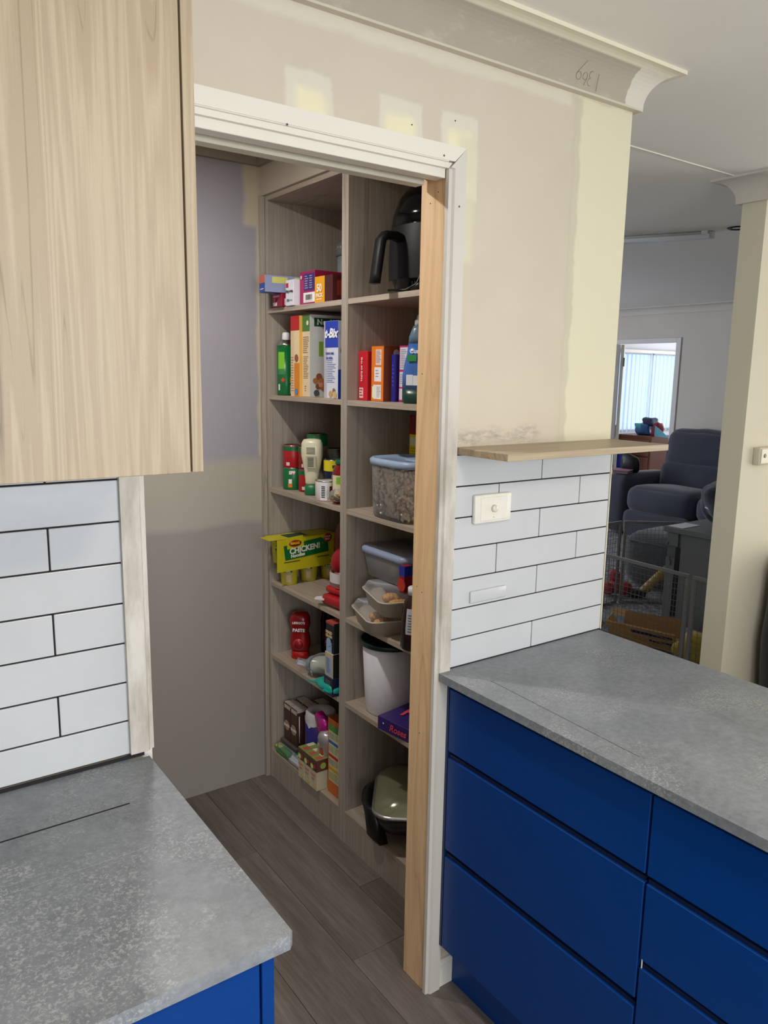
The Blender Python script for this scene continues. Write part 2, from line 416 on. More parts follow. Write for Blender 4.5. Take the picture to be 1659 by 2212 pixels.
OPL, OPR, HEAD = -.758, -.020, 2.085
w = MB()
w.box(-3.0, OPL, 0, .09, 0, 2.39); w.box(OPR, .575, 0, .09, 0, 2.39); w.box(OPL, OPR, 0, .09, HEAD, 2.39)
WB = struct(w, 'wall_back', M_wall)
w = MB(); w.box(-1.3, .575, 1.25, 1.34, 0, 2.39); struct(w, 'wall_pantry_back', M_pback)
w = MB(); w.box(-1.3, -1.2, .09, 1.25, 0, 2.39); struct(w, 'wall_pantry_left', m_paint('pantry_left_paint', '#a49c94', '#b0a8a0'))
w = MB(); w.box(.505, .575, .09, 1.25, 0, 2.39); w.box(.125, .505, .09, 1.25, 2.2365, 2.39); struct(w, 'wall_pantry_right', m_paint('pantry_bulkhead_paint', '#b3a998', '#bdb4a4'))
w = MB(); w.box(1.8, 6.29, .31, .41, 0, 2.39); struct(w, 'wall_dining', M_cream)
FX = 6.29
w = MB(); w.box(FX, FX+.1, .41, 3.70, 0, 2.39); w.box(FX, FX+.1, 4.56, 6.1, 0, 2.39); w.box(FX, FX+.1, 3.70, 4.56, 2.03, 2.39); struct(w, 'wall_lounge_far', M_lounge)
w = MB(); w.box(-1.3, 2.2, 6.0, 6.1, 0, 2.39); w.box(4.6, 6.29, 6.0, 6.1, 0, 2.39); w.box(2.2, 4.6, 6, 6.1, 0, .85); w.box(2.2, 4.6, 6, 6.1, 2.15, 2.39); struct(w, 'wall_lounge_north', M_lounge)  # opening left for the added lounge window
w = MB(); w.box(-3.1, -3.0, -3.5, .09, 0, 2.39); struct(w, 'wall_kitchen_left', M_cream)
w = MB(); w.box(-3, -2.1, -3.4, -3.3, 0, 2.39); w.box(.5, 4.7, -3.4, -3.3, 0, 2.39); w.box(-2.1, .5, -3.4, -3.3, 0, .95); w.box(-2.1, .5, -3.4, -3.3, 2.15, 2.39); struct(w, 'wall_kitchen_rear', M_cream)
w = MB(); w.box(4.5, 4.6, -3.3, -2.8, 0, 2.39); w.box(4.5, 4.6, -.4, .31, 0, 2.39); w.box(4.5, 4.6, -2.8, -.4, 2.25, 2.39); struct(w, 'wall_dining_right', M_cream)
# bedroom beyond the lounge door
w = MB(); w.box(6.39, 7.72, 5.6, 5.7, 0, 2.39); w.box(9.3, 9.7, 5.6, 5.7, 0, 2.39); w.box(7.72, 9.3, 5.6, 5.7, 0, .84); w.box(7.72, 9.3, 5.6, 5.7, 2.0, 2.39); w.box(9.6, 9.7, 2.5, 3.2, 0, 2.39); w.box(9.6, 9.7, 5.0, 5.6, 0, 2.39); w.box(9.6, 9.7, 3.2, 5.0, 0, .9); w.box(9.6, 9.7, 3.2, 5.0, 2.1, 2.39); w.box(6.39, 9.6, 2.4, 2.5, 0, 2.39)  # right wall opened for the added side light
struct(w, 'wall_bedroom', m_paint('bedroom_paint', '#dcdce0', '#e4e4e8'))

def sweep(path, prof, name, m):
    mb = MB(); pts = [Vector((*p, 0)) for p in path]; rings = []
    for i, p in enumerate(pts):
        ds = []
        if i > 0: ds.append((p-pts[i-1]).normalized())
        if i < len(pts)-1: ds.append((pts[i+1]-p).normalized())
        ns = [Vector((d.y, -d.x, 0)) for d in ds]
        off = ns[0] if len(ns) == 1 else (ns[0]+ns[1])/(1+ns[0].dot(ns[1]))
        rings.append([(p+off*d)+Vector((0, 0, z)) for d, z in prof])
    mb.loft(rings, None, False); return struct(mb, name, m)
def cove(bot, proj, top=2.39, lip=.009):
    r = proj-.018; zr = top-lip-bot-.006; a = [(0, bot), (.018, bot), (.018, bot+.006)]
    for k in range(1, 12):
        t = PI/2*k/12; a.append((.018+r*(1-math.cos(t)), bot+.006+zr*math.sin(t)))
    return a+[(proj, top-lip), (proj+.006, top-lip), (proj+.006, top), (0, top)]
sweep([(-3, 0), (.575, 0), (.575, 1.34)], cove(2.297, .085), 'trim_2', M_corn)
sweep([(6.2, .41), (1.8, .41), (1.8, .31), (4.45, .31)], cove(2.297, .085), 'trim_3', m_paint('cornice_paint', '#cfcac0', '#d8d3ca'))
sweep([(6.29, 6.0), (6.29, .50)], cove(2.31, .08), 'trim_4', M_lounge)
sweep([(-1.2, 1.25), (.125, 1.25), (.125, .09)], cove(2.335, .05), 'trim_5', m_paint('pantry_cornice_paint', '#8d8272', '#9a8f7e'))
# pencilled number on the cornice, running upside down
pc = MB()
def stroke(pts, ox, oz, s=.017):
    q = []
    for u, v in pts:
        z = oz+v*s; t = math.asin(max(0, min(1, (z-2.303)/.078))); q.append((ox+u*s, -(.018+.067*(1-math.cos(t)))-.0006, z))
    pc.tube(q, .0005, 4)
circ = lambda cx, cy, r, a0, a1, n=9: [(cx+r*math.cos(R(a0+(a1-a0)*k/n)), cy+r*math.sin(R(a0+(a1-a0)*k/n))) for k in range(n+1)]
stroke([(1.2, 2.4), (.3, 1.2)]+circ(.5, .6, .5, 150, 510), .33, 2.318)
stroke(circ(.5, 1.0, .45, 0, 360)+[(.9, .6), (.5, -.1)], .352, 2.314)
stroke(circ(.5, 1.5, .4, 60, 270)+circ(.5, .6, .45, 90, 300), .372, 2.312)
stroke([(.4, 1.9), (.5, -.2)], .398, 2.311)
pc.build('pencil_mark', plain('#8a8177', .9), bpy.data.objects['trim_2'])

# ------------------------------------------------------------------ pantry doorway
d = MB()
def casing(mb, x0, x1, z0, z1, inner):  # outer flat then a thinner rounded inner band
    mb.box(x0, x1, -.018, 0, z0, z1, .0025, 2)
CT = 2.108
cl = MB(); cl.prism([(-.032, -.018), (0, -.018), (0, 0), (-.044, 0), (-.044, -.011), (-.036, -.0125)], 0, CT-.046, 'z')
# mitred corner piece
cl.prism([(0, CT-.046), (-.044, CT-.046), (0, CT-.0)], -.018, 0, 'y')
DOOR = tag(cl.build('door_1', M_case), kind='structure')
h = MB(); h.prism([(0, CT), (-.784, CT), (-.784, CT-.032), (-.033, CT-.032)], -.018, 0, 'y')
h.prism([(-.035, CT-.034), (-.784, CT-.034), (-.784, CT-.046), (-.045, CT-.046)], -.0115, 0, 'y')
h.box(-.784, -.0475, -.0165, -.010, CT-.0345, CT-.030, .002, 2)
h.build('head_architrave', M_white, DOOR)
l = MB(); l.prism([(-.784, -.018), (-.750, -.018), (-.746, -.0125), (-.738, -.011), (-.738, 0), (-.784, 0)], .902, CT-.046, 'z')
l.build('left_casing', M_case, DOOR)
j = MB(); j.box(-.041, -.0205, .0005, .0895, 0.001, 2.072, .0008); tag(j.build('jamb_timber', M_pine, DOOR), 'raw unpainted pine jamb')
j = MB(); j.box(-.7575, -.738, .0005, .0895, 0.001, 2.072, .0008); j.build('jamb_timber', M_white, DOOR)
j = MB(); j.box(-.738, -.046, -.001, .033, 2.043, 2.063, .001); j.build('head_jamb', M_white, DOOR)
j = MB(); j.box(-.738, -.041, .033, .0895, 2.062, 2.0845); j.box(-.738, -.058, .058, .0895, 2.038, 2.062, .001); j.build('head_stop', m_paint('dusty_white_trim', '#c9c2b2', '#d6cfc0'), DOOR)
j = MB(); j.box(-.738, -.0415, -.0005, .033, 2.0635, 2.0845); j.build('head_shadow_gap', plain('#8f8474', .8), DOOR)
for (x, y, z) in ((-.041, .055, 2.0), (-.041, .028, 2.02), (-.041, .07, 1.1), (-.041, .05, 1.09), (-.041, .07, 1.62), (-.041, .045, .72)):
    m = MB(); m.lathe([(.0012, 0), (.0012, .0008)], 8, T(x, y, z, 0, 0, -PI/2)); m.build('nail_hole', M_black, DOOR)
for (x, z) in ((-.445, 2.075), (-.065, 2.083), (-.018, 1.985)):
    m = MB(); m.lathe([(.0022, 0), (.0022, .0007)], 8, T(x, -.018, z, 0, PI/2)); m.build('nail_hole', plain('#5b554c', .8), DOOR)
b = MB(); b.prism([(0, 0), (-.013, 0), (-.013, .066), (-.007, .075), (0, .075)], .0005, .575, 'x'); tag(b.build('baseboard_right', M_white), kind='structure')
m = MB(); m.lathe([(.0015, 0), (.0015, .001)], 8, T(-.14, 0, 2.135, 0, PI/2)); m.lathe([(.0016, 0), (.0016, .001)], 8, T(-.022, 0, 2.165, 0, PI/2)); m.build('screw_hole', M_black, WB)

# ------------------------------------------------------------------ tiles
TH, RH, GAP = .075, .0765, .0030
def tile(x0, x1, z0, z1, host):
    m = MB(); m.box(x0+GAP/2, x1-GAP/2, -.0085, -.003, z0+GAP/2, z1-GAP/2, .0013, 2); m.build('tile', M_tile, host)
for nm, a, b, z0, z1 in (('trim_6', -1.9, -.782, .899, 1.7), ('trim_7', 0.0005, .575, .900, 1.434)):
    g = MB(); g.box(a, b, -.0055, 0, z0, z1); G = tag(g.build(nm, M_grout), kind='structure')
    if a < -1:
        z = .9676
        rows = [(.8995, z)]+[(z+k*RH, z+(k+1)*RH) for k in range(8)]
        for k, (p, q) in enumerate(rows):
            xs = [-.782, -1.082, -1.382, -1.682] if k % 2 == 0 else [-.782, -.905, -1.205, -1.505, -1.805]
            for i in range(len(xs)-1): tile(xs[i+1], xs[i], p, q, G)
    else:
        z = .9737
        rows = [(.9005, z)]+[(z+k*RH, min(z+(k+1)*RH, 1.434)) for k in range(6)]
        jn = [[0, .292, .575], [0, .575], [0, .3, .575], [0, .15, .45, .575], [0, .3, .575], [0, .15, .45, .575], [0, .3, .575]]
        for (p, q), J in zip(rows, jn):
            for i in range(len(J)-1): tile(J[i], J[i+1], p, q, G)
for a_, b_, z_ in ((-1.9, -.757, .8915), (.0005, .575, .8995)):
    t = MB(); t.box(a_, b_, -.0098 if a_ > -1 else -.0105, -.0088, z_, z_+(.003 if a_ > -1 else .007)); t.build('bench_sealant', M_grout, G)
t = MB(); t.box(.5755, .5785, -.010, .0, .90, 1.434); t.build('edge_trim', plain('#e6e0c8', .4), G)

# light switch and low cover
sw = thing('light_switch', 'white wall switch plate with a round dimmer knob on the right tiles', 'switch', (.122, -.0085, 1.297))
m = MB(); m.box(-.061, .061, -.012, 0, -.036, .036, .004, 3, True); m.build('plate', M_pl, sw)
m = MB(); m.box(-.043, .045, -.0135, -.011, -.029, .029, .001, 1); m.build('inner_plate', M_pl, sw)
m = MB(); m.lathe([(.0095, 0), (.009, .006), (.0075, .008), (0, .008)], 20, T(.0, -.0133, -.0, 0, PI/2)); m.box(-.001, .001, -.0225, -.021, .001, .0085); m.build('knob', plain('#e2ddd2', .3), sw)
m = MB(); m.lathe([(.001, 0), (.001, .0006)], 8, T(.0, -.0135, -.022, 0, PI/2)); m.build('indicator', M_black, sw)
cv = MB(); cv.box(-.0605, .0605, -.006, 0, -.012, .018, .0022, 2, True); tag(cv.build('cover_strip', M_tile, None, (.1235, -.0085, 1.072)), 'low white raised cover strip on the right tiles below the switch', 'cover')
ol = thing('power_outlet', 'cream double socket plate on the cream dining wall at the right edge', 'socket', (1.94, .31, 1.311))
m = MB(); m.box(-.06, .06, -.028, 0, -.036, .036, .004, 2, True); m.build('mounting_block', plain('#cfc6b2', .5), ol)
m = MB(); m.box(-.05, .05, -.032, -.027, -.03, .03, .002, 2); m.build('plate', plain('#ded6bd', .4), ol)
for dx in (-.024, .012):
    m = MB(); m.lathe([(.0085, 0), (.0085, .002), (.004, .0025), (0, .001)], 16, T(dx, -.0315, .002, 0, PI/2)); m.build('socket', plain('#7c776c', .4), ol)

# ------------------------------------------------------------------ floating shelf
s = MB(); s.box(0.004, .582, -.182, -.0005, 1.4345, 1.4505, .0006)
tag(s.build('floating_shelf', M_lamx), 'pale oak laminate shelf board fixed to the wall above the right tiles', 'shelf')

# ------------------------------------------------------------------ kitchen benches
rb = thing('benchtop', 'grey stone benchtop on the long blue drawer island, against the right tiles', 'benchtop', (0, 0, 0))
m = MB(); m.prism([(-.035, -2.7), (.565, -2.7), (.565, -.0088), (.0005, -.0088), (.0005, -.0185), (-.035, -.0185)], .88, .90); m.build('slab', M_stone, rb)
m = MB(); m.prism([(.040, -.12), (.0415, -.12), (.0245, -.555), (.023, -.555)], .8995, .9004); m.build('hairline_strip', plain('#55564f', .4), rb)  # thin darker line laid along the slab
bm_ = rb.children[0].data
lb = thing('benchtop', 'grey stone benchtop with dust patches in front of the left tiles', 'benchtop', (0, 0, 0))
m = MB(); m.prism([(-3, -.594), (-.757, -.594), (-.750, -.587), (-.750, -.0185), (-.784, -.0185), (-.784, 0), (-3, 0)], .871, .8915)
m.build('slab', M_stone, lb)
m = MB(); m.box(-1.3, -.833, -.302, -.166, .8915, .8922, .0003); m.build('inset_plate', M_stone, lb)
m = MB(); m.box(-1.3, -.833, -.1658, -.1625, .8912, .8923); m.build('dark_joint', M_grout, lb)

M_s = MB
def drawer_front(host, y0, y1, z0, z1, x=-.007):
    m = MB(); m.box(x, x+.018, y0, y1, z0, z1, .0012, 1); D = m.build('drawer_front', M_blue, host)
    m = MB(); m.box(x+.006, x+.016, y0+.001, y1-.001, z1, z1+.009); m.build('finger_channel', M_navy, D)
ISL = thing('drawer_cabinet', 'tall three drawer blue cabinet beside the pantry door, first of the island', 'cabinet', (0, 0, 0))
def carcass(host, y0, y1):
    m = MB(); m.box(.013, .56, y0+.001, y1-.001, .14, .8795); m.build('carcass', M_carc, host)
    m = MB(); m.box(.046, .06, y0+.001, y1-.001, 0, .14); m.build('kickboard', M_blue, host)
carcass(ISL, -.6105, -.014)
m = MB(); m.box(-.007, .015, -.0265, -.0187, .139, .8795); m.build('end_panel', plain('#0a2a58', .4), ISL)
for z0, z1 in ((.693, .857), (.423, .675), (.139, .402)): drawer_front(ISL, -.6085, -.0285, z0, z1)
I2 = thing('drawer_cabinet', 'blue cabinet with narrower drawers at the right edge of the photo', 'cabinet', (0, 0, 0))
carcass(I2, -1.22, -.611)
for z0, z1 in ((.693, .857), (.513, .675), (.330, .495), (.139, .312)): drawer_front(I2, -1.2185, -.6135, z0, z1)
m = MB(); m.box(-.0072, -.006, -.6195, -.6175, .497, .516); m.build('bright_edge_mark', plain('#e8f0fa', .3), I2)  # small pale mark at the drawer gap
I3 = thing('drawer_cabinet', 'blue cabinet continuing the island out of the photo', 'cabinet', (0, 0, 0))
carcass(I3, -2.68, -1.221)
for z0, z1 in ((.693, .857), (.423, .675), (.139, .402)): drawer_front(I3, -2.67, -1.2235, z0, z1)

LC = thing('base_cabinet', 'blue base cabinet under the left stone bench', 'cabinet', (0, 0, 0))
m = MB(); m.box(-2.95, -.790, -.556, -.02, .14, .8705); m.build('carcass', M_carc, LC)
m = MB(); m.box(-.789, -.771, -.575, -.02, 0, .8705, .0008); m.build('end_panel', M_blue, LC)
m = MB(); m.box(-2.95, -.80, -.52, -.505, 0, .14); m.build('kickboard', M_blue, LC)
for a, b in ((-1.39, -.792), (-1.99, -1.393), (-2.59, -1.993)):
    m = MB(); m.box(a, b, -.575, -.557, .15, .855, .0012); m.build('door', M_blue, LC)

UC = thing('wall_cabinet', 'pale oak laminate wall cabinet at the upper left above the white tiles', 'cabinet', (0, 0, 0))
m = MB(); m.box(-2.4, -.783, -.342, -.001, 1.4795, 2.29); m.build('carcass', M_lamz, UC)
m = MB(); m.box(-.781, -.765, -.360, -.001, 1.4785, 2.29, .0006); m.build('end_panel', M_lamz, UC)
for a, b in ((-1.40, -.7838), (-2.02, -1.403)):
    m = MB(); m.box(a, b, -.360, -.3435, 1.478, 2.29, .0008); m.build('door', M_lamz, UC)

# ------------------------------------------------------------------ pantry shelving
PU = thing('pantry_shelving', 'open oak laminate pantry shelving with two bays behind the doorway', 'shelving', (0, 0, 0))
FXP = .135; BK = .50
ZS = [.12, .525, .822, 1.187, 1.535, 1.845]
def pbox(n, x0, x1, y0, y1, z0, z1, mm):
    m = MB(); m.box(x0, x1, y0, y1, z0, z1, .0006); m.build(n, mm, PU)
for y0, y1 in ((1.2155, 1.2335), (.6945, .7125), (.676, .694), (.158, .176)): pbox('side_panel', FXP, BK, y0, y1, 0.0, 2.236, M_plz)
for y0, y1 in ((.7127, 1.2153), (.1762, .6758)):
    pbox('top_panel', FXP+.001, BK, y0, y1, 2.218, 2.2355, M_ply)
    pbox('back_panel', BK-.006, BK, y0, y1, .1, 2.218, M_plz)
    pbox('kickboard', FXP+.002, FXP+.018, y0, y1, 0.0, .1025, M_plz)
    for z in ZS: pbox('shelf_board', FXP+.001, BK-.007, y0, y1, z-.0165, z, M_ply)
m = MB(); m.box(.118, .1345, 1.2338, 1.2498, 0, 2.236); m.build('filler_strip', M_plz, PU)

# pantry ceiling lamp (lights the shelves and throws the shelf shadows)
PL = thing('ceiling_light', 'small round white light on the pantry ceiling', 'light', (-.515, .60, 2.39))
m = MB(); m.lathe([(0, -.022), (.06, -.022), (.07, -.012), (.072, 0)], 28); m.build('frame', M_pl, PL)
ne = NT('lamp_diffuser'); ne.base('#ffffff'); ne.b.inputs['Emission Color'].default_value = (1, .96, .88, 1); ne.b.inputs['Emission Strength'].default_value = 6
m = MB(); m.lathe([(0, -.0235), (.055, -.0235), (.055, -.0222)], 28); m.build('diffuser', ne.m, PL)
area('pantry_lamp', (-.515, .60, 2.355), (0, 0, 0), .07, .07, 11.0, (1, .96, .9), 'DISK')
# kitchen ceiling lamp out of view behind the camera
KL = thing('ceiling_light', 'round white light on the kitchen ceiling', 'light', (-.4, -1.9, 2.39))
m = MB(); m.lathe([(0, -.03), (.15, -.03), (.17, -.015), (.17, 0)], 28); m.build('diffuser', ne.m, KL)
area('kitchen_lamp', (-.4, -1.9, 2.34), (0, 0, 0), .34, .34, 16, (1, .88, .70), 'DISK')
DL = thing('downlight', 'black recessed downlight in the lounge ceiling beside the dining wall', 'light', (2.70, .965, 2.39))
m = MB(); m.lathe([(.030, -.001), (.045, -.006), (.052, -.004), (.054, 0)], 28, None, True, False); m.build('rim', M_black, DL)
m = MB(); m.lathe([(0, -.002), (.029, -.002)], 20, None, True, False); m.build('lens', M_steel, DL)
BL = thing('batten_light', 'long slim white batten light on the lounge ceiling', 'light', (0, 0, 0))
a, b = Vector((2.70, 1.096, 0)), Vector((2.44, 1.60, 0)); dv = (b-a); ang = math.atan2(dv.y, dv.x)
m = MB(); m.box(0, 1.2, -.03, .03, 2.355, 2.389, .006, 2, False, T(a.x, a.y, 0, ang)); m.build('housing', plain('#c9cdd0', .4), BL)
m = MB(); m.box(.02, 1.18, .036, .05, 2.352, 2.372, .003, 1, False, T(a.x, a.y, 0, ang)); m.box(.03, .06, .02, .05, 2.365, 2.389, 0, 1, False, T(a.x, a.y, 0, ang)); m.build('tube', plain('#e2e6ea', .3), BL)


# ------------------------------------------------------------------ pantry goods: top shelf, far bay
Z5 = 1.8455; Z4 = 1.5355; Z3 = 1.1875; Z2 = .8225; Z1 = .5255; Z0 = .1205
DK = '#2a2a30'; WH = '#f2f0f2'
carton('box', 'small dark red box under the blue bag box, top shelf, far bay', (.122, 1.085, Z5), (.24, .068, .045), '#8e1230', 0,
       prints=[('F', .08, .08, .5, .34, '#e8e4e0'), ('N', .05, .1, .2, .6, '#e9e0e0'), ('F', .1, .72, .75, .86, '#d890a0')], discs=[('F', .3, .5, .008, '#b93a54')])
carton('box', 'blue and orange bag box lying across the dark red box, top shelf', (.062, 1.092, Z5+.046), (.26, .06, .056), '#2c4ea8', R(-8),
       prints=[('F', 0, .55, 1, 1, '#d8694e'), ('N', 0, 0, 1, 1, '#8a93b4'), ('N', .1, .55, .32, .92, '#c8c86a'), ('N', .3, .35, .5, .7, '#b8a03c'), ('N', .42, .6, .62, .95, '#d6d488'), ('N', .55, .1, .9, .4, '#3a4a80'), ('N', .66, .6, .98, 1, '#b84a3a'), ('T', .02, .1, .98, .9, '#9aa2c0')],
       lines=[('F', .15, .1, .8, .25, 1, '#e0e4f4')])
carton('box', 'white plastic film box with a red tag, top shelf', (.130, 1.012, Z5), (.185, .057, .086), '#e8e8f0', 0,
       prints=[('F', .05, .70, .36, .88, '#c02038')],
       texts=[('F', 'cling wrap', .52, .56, .0128, DK, 0, .0004, 0), ('F', '300', .36, .2, .012, DK, 0, .0002, 0), ('F', 'METRES', .75, .2, .005, DK, 0, 0, 0)])
carton('box', 'tall magenta box with a barcode, top shelf', (.152, .905, Z5), (.185, .103, .108), '#a8125c', 0,
       prints=[('F', .28, .42, .98, .93, '#3a2a70'), ('F', .25, .06, 1.0, .36, WH), ('N', 0, 0, 1, 1, '#8e1038')],
       codes=[('F', .36, .1, .9, .32)], lines=[('F', .34, .46, .58, .88, 6, '#a9a0cc'), ('F', .64, .46, .9, .88, 6, '#a9a0cc')], discs=[('F', .13, .84, .006, '#eac6d8')])
carton('box', 'yellow and brown box of fifty, top shelf beside the magenta box', (.150, .790, Z5), (.16, .112, .084), '#4a1a18', 0,
       prints=[('F', 0, 0, .56, 1, '#f0a818'), ('T', 0, 0, 1, 1, '#3a1a1a'), ('N', 0, 0, 1, 1, '#4c1c1a'), ('N', .1, .25, .3, .8, '#7c2c20'), ('N', .3, .15, .6, .5, '#8e3a28')],
       texts=[('F', '50', .28, .55, .033, '#fff6e0', 0, .0012, 0), ('F', 'PACK', .28, .28, .0165, '#fff6e0', 0, .0007, 0), ('F', '50mm x 75m', .28, .14, .006, '#fff6e0', 0, .0002, 0)])
tb = thing('tub', 'grey lidded tub with a yellow stripe, at the back of the top shelf', 'container', (.421, 1.075, Z5))
m = MB(); m.lathe([(.062, 0), (.066, .14), (.066, .19)], 28); m.build('body', plain('#8e9499', .4), tb)
m = MB(); m.lathe([(.066, .19), (.072, .192), (.072, .205), (.069, .235), (.064, .24), (0, .24)], 28); m.build('lid', plain('#6d7176', .4), tb)
m = MB(); m.lathe([(.0712, .208), (.0698, .224)], 28, None, True, False, 1, 1, 2.5, 5.2); m.build('yellow_stripe', plain('#c8c020', .4), tb)
m = MB(); m.lathe([(.0672, .07), (.0672, .16)], 20, None, True, False, 1, 1, 4.2, 5.2); m.build('label', plain('#e8eaee', .4), tb)

# air fryer, near bay
af = thing('air_fryer', 'glossy black air fryer with a pull handle, top shelf of the near bay', 'appliance', (.316, .450, Z5), R(0))
m = MB(); m.lathe([(.120, 0), (.128, .004), (.146, .05), (.152, .10), (.151, .145), (.146, .190), (.1455, .1915), (.148, .193), (.144, .225), (.128, .27), (.098, .305), (.05, .325), (0, .33)], 40); m.build('body', M_gblack, af)
m = MB(); m.lathe([(.1535, .040), (.1545, .10), (.1535, .145), (.1485, .188)], 14, None, True, False, 1, 1, PI-.55, PI+.55); m.build('basket_front', plain('#0e0e10', .5, 0, .25), af)
m = MB()
hp = [(-.142, 0, .148), (-.170, 0, .156), (-.203, 0, .155), (-.218, 0, .138), (-.226, 0, .09), (-.233, 0, .045), (-.236, 0, .022)]
for i in range(len(hp)-1):
    pass
def slab_path(mb, pts, wy, th, M=None):
    rings = []; n = len(pts); P_ = [Vector(p) for p in pts]
    for i, p in enumerate(P_):
        d = (P_[min(i+1, n-1)]-P_[max(i-1, 0)]).normalized(); nn = Vector((-d.z, 0, d.x)); y = Vector((0, 1, 0))
        a = th; b_ = wy; rings.append([p+nn*a*cx+y*b_*cy for cx, cy in ((-1, -.6), (-.6, -1), (.6, -1), (1, -.6), (1, .6), (.6, 1), (-.6, 1), (-1, .6))])
    mb.loft(rings, M, True)
slab_path(m, hp, .019, .011); m.build('handle', plain('#0c0c0e', .5, 0, .25), af)
m = MB()
for k in range(9): 
    a = R(196)+k*.07; m.box(-.0015, .0015, -.0015, .0015, .006, .034, 0, 1, False, T(.149*math.cos(a)*.93, .149*math.sin(a)*.93, 0, a))
m.build('vent_slots', plain('#46484c', .5), af)
m = MB(); m.tube([(-.11, -.09, .10), (-.145, -.095, .05), (-.15, -.08, .02), (-.165, -.05, .006), (-.19, .0, .006)], .0035, 6); m.lathe([(.012, 0), (.011, .03), (.006, .038), (0, .038)], 10, T(-.15, -.06, .006, .4, 1.1)); m.build('power_cord', M_black, af)

# ------------------------------------------------------------------ cans, bottles and jars
def can(name, label, loc, r, h, body, top='#b9bab8', bands=(), texts=(), cat='can', group=None, lidr=None):
    t = thing(name, label, cat, loc, 0, group)
    m = MB(); m.lathe([(r*.96, 0), (r, .002), (r, h-.002), (r*.97, h)], 32); m.build('body', plain(body, .35), t)
    m = MB(); m.lathe([(r*.97, h-.001), (r*1.01, h), (r*1.01, h+.0025), (r*.93, h+.0025), (r*.92, h-.001), (0, h-.001)], 32); m.build('rim', plain(top, .25, 1), t)
    if bands:
        p = MB()
        for z0, z1, a0, a1, c_ in bands: p.use(plain(c_, .4)); p.lathe([(r+.0004, h*z0), (r+.0004, h*z1)], 16, None, True, False, 1, 1, R(a0), R(a1))
        p.build('label', None, t)
    if texts: lettering([(s_, sz, cyl_map(r+.0006, R(az), h*zz), c_, b_) for s_, sz, az, zz, c_, b_ in texts], t)
    return t
sc = thing('spray_can', 'green spray can with a white nozzle cap, far end of the cereal shelf', 'can', (.185, 1.172, Z4))
m = MB(); m.lathe([(.0315, 0), (.033, .003), (.033, .178)], 32); m.build('body', plain('#0d6a34', .3), sc)
m = MB(); m.lathe([(.033, .178), (.034, .18), (.033, .184), (.025, .195), (.020, .200), (0, .2)], 32); m.build('shoulder', M_steel, sc)
m = MB(); m.lathe([(.013, .198), (.0145, .2), (.0135, .222), (.010, .226), (0, .226)], 24); m.build('nozzle', plain('#eeeef2', .35), sc)
p = MB()
p.use(plain('#7ec832', .4)); p.lathe([(.0334, .095), (.0334, .155)], 14, None, True, False, 1, 1, R(185), R(232))
p.use(plain('#3d8a4a', .4)); p.lathe([(.0334, .075), (.0334, .095)], 14, None, True, False, 1, 1, R(185), R(232))
p.use(plain('#d8d8d8', .4)); p.lathe([(.0334, .018), (.0334, .04)], 10, None, True, False, 1, 1, R(185), R(200)); p.lathe([(.0334, .006), (.0334, .038)], 8, None, True, False, 1, 1, R(268), R(300))
p.use(plain('#c8a020', .4)); p.lathe([(.0334, .045), (.0334, .065)], 10, None, True, False, 1, 1, R(266), R(290))
p.build('label', None, sc)
m = MB(); m.use(plain('#d8402c', .4)); m.box(-.006, .006, -.0006, .0006, -.006, .006, 0, 1, False, T(.0336*math.cos(R(222)), .0336*math.sin(R(222)), .055, R(222+90), 0, R(45))); m.build('hazard_diamond', None, sc)

R5 = random.Random(5)
# cereal boxes
carton('cereal_box', 'orange and red cereal box beside the green spray can', (.148, 1.005, Z4), (.19, .062, .276), '#e09a2c', 0,
       prints=[('F', 0, 0, .42, 1, '#e6c8a4'), ('F', 0, .82, 1, 1, '#c01c20'), ('F', .42, 0, 1, .42, '#e08a18'), ('F', .42, .42, 1, .82, '#efd8a8'), ('T', 0, 0, 1, 1, '#a8141c'), ('N', 0, 0, 1, 1, '#e8b45a')],
       lines=[('F', .05, .05, .36, .5, 14, '#b87850')], discs=[('F', .68, .06, .0105, '#5a88b8'), ('F', .7, .48, .013, '#9a5a30')], cat='cereal box')
carton('cereal_box', 'tall grey and beige cereal box with brown cereal pieces, middle of its shelf', (.160, .953, Z4), (.21, .052, .278), '#e3cfae', 0,
       prints=[('N', 0, 0, 1, 1, '#c9c9c4'), ('F', .02, .80, .98, 1, '#4a7a3c'), ('N', .17, .50, .25, .68, '#78a030'), ('T', 0, 0, 1, 1, '#8a8c84'), ('N', .08, .86, 1, .965, '#1c4426')],
       lines=[('F', .1, .53, .9, .74, 9, '#7c6a50'), ('F', .15, .22, .85, .5, 14, '#8a785c'), ('F', .3, .06, .6, .14, 3, '#8a785c')],
       discs=[('F', .74, .90, .008, '#e6e0c0'), ('N', .10, .20, .010, '#a8683c'), ('N', .17, .25, .012, '#8e5230'), ('N', .22, .19, .013, '#b06c40'), ('N', .15, .13, .010, '#7c4426'), ('N', .25, .12, .012, '#a05e34'), ('N', .20, .15, .009, '#c88a5a'), ('N', .12, .05, .011, '#4a4a48')],
       texts=[('N', 'Nestlé', .30, .912, .027, '#e8ece6', 0, .0006, 0)], cat='cereal box')
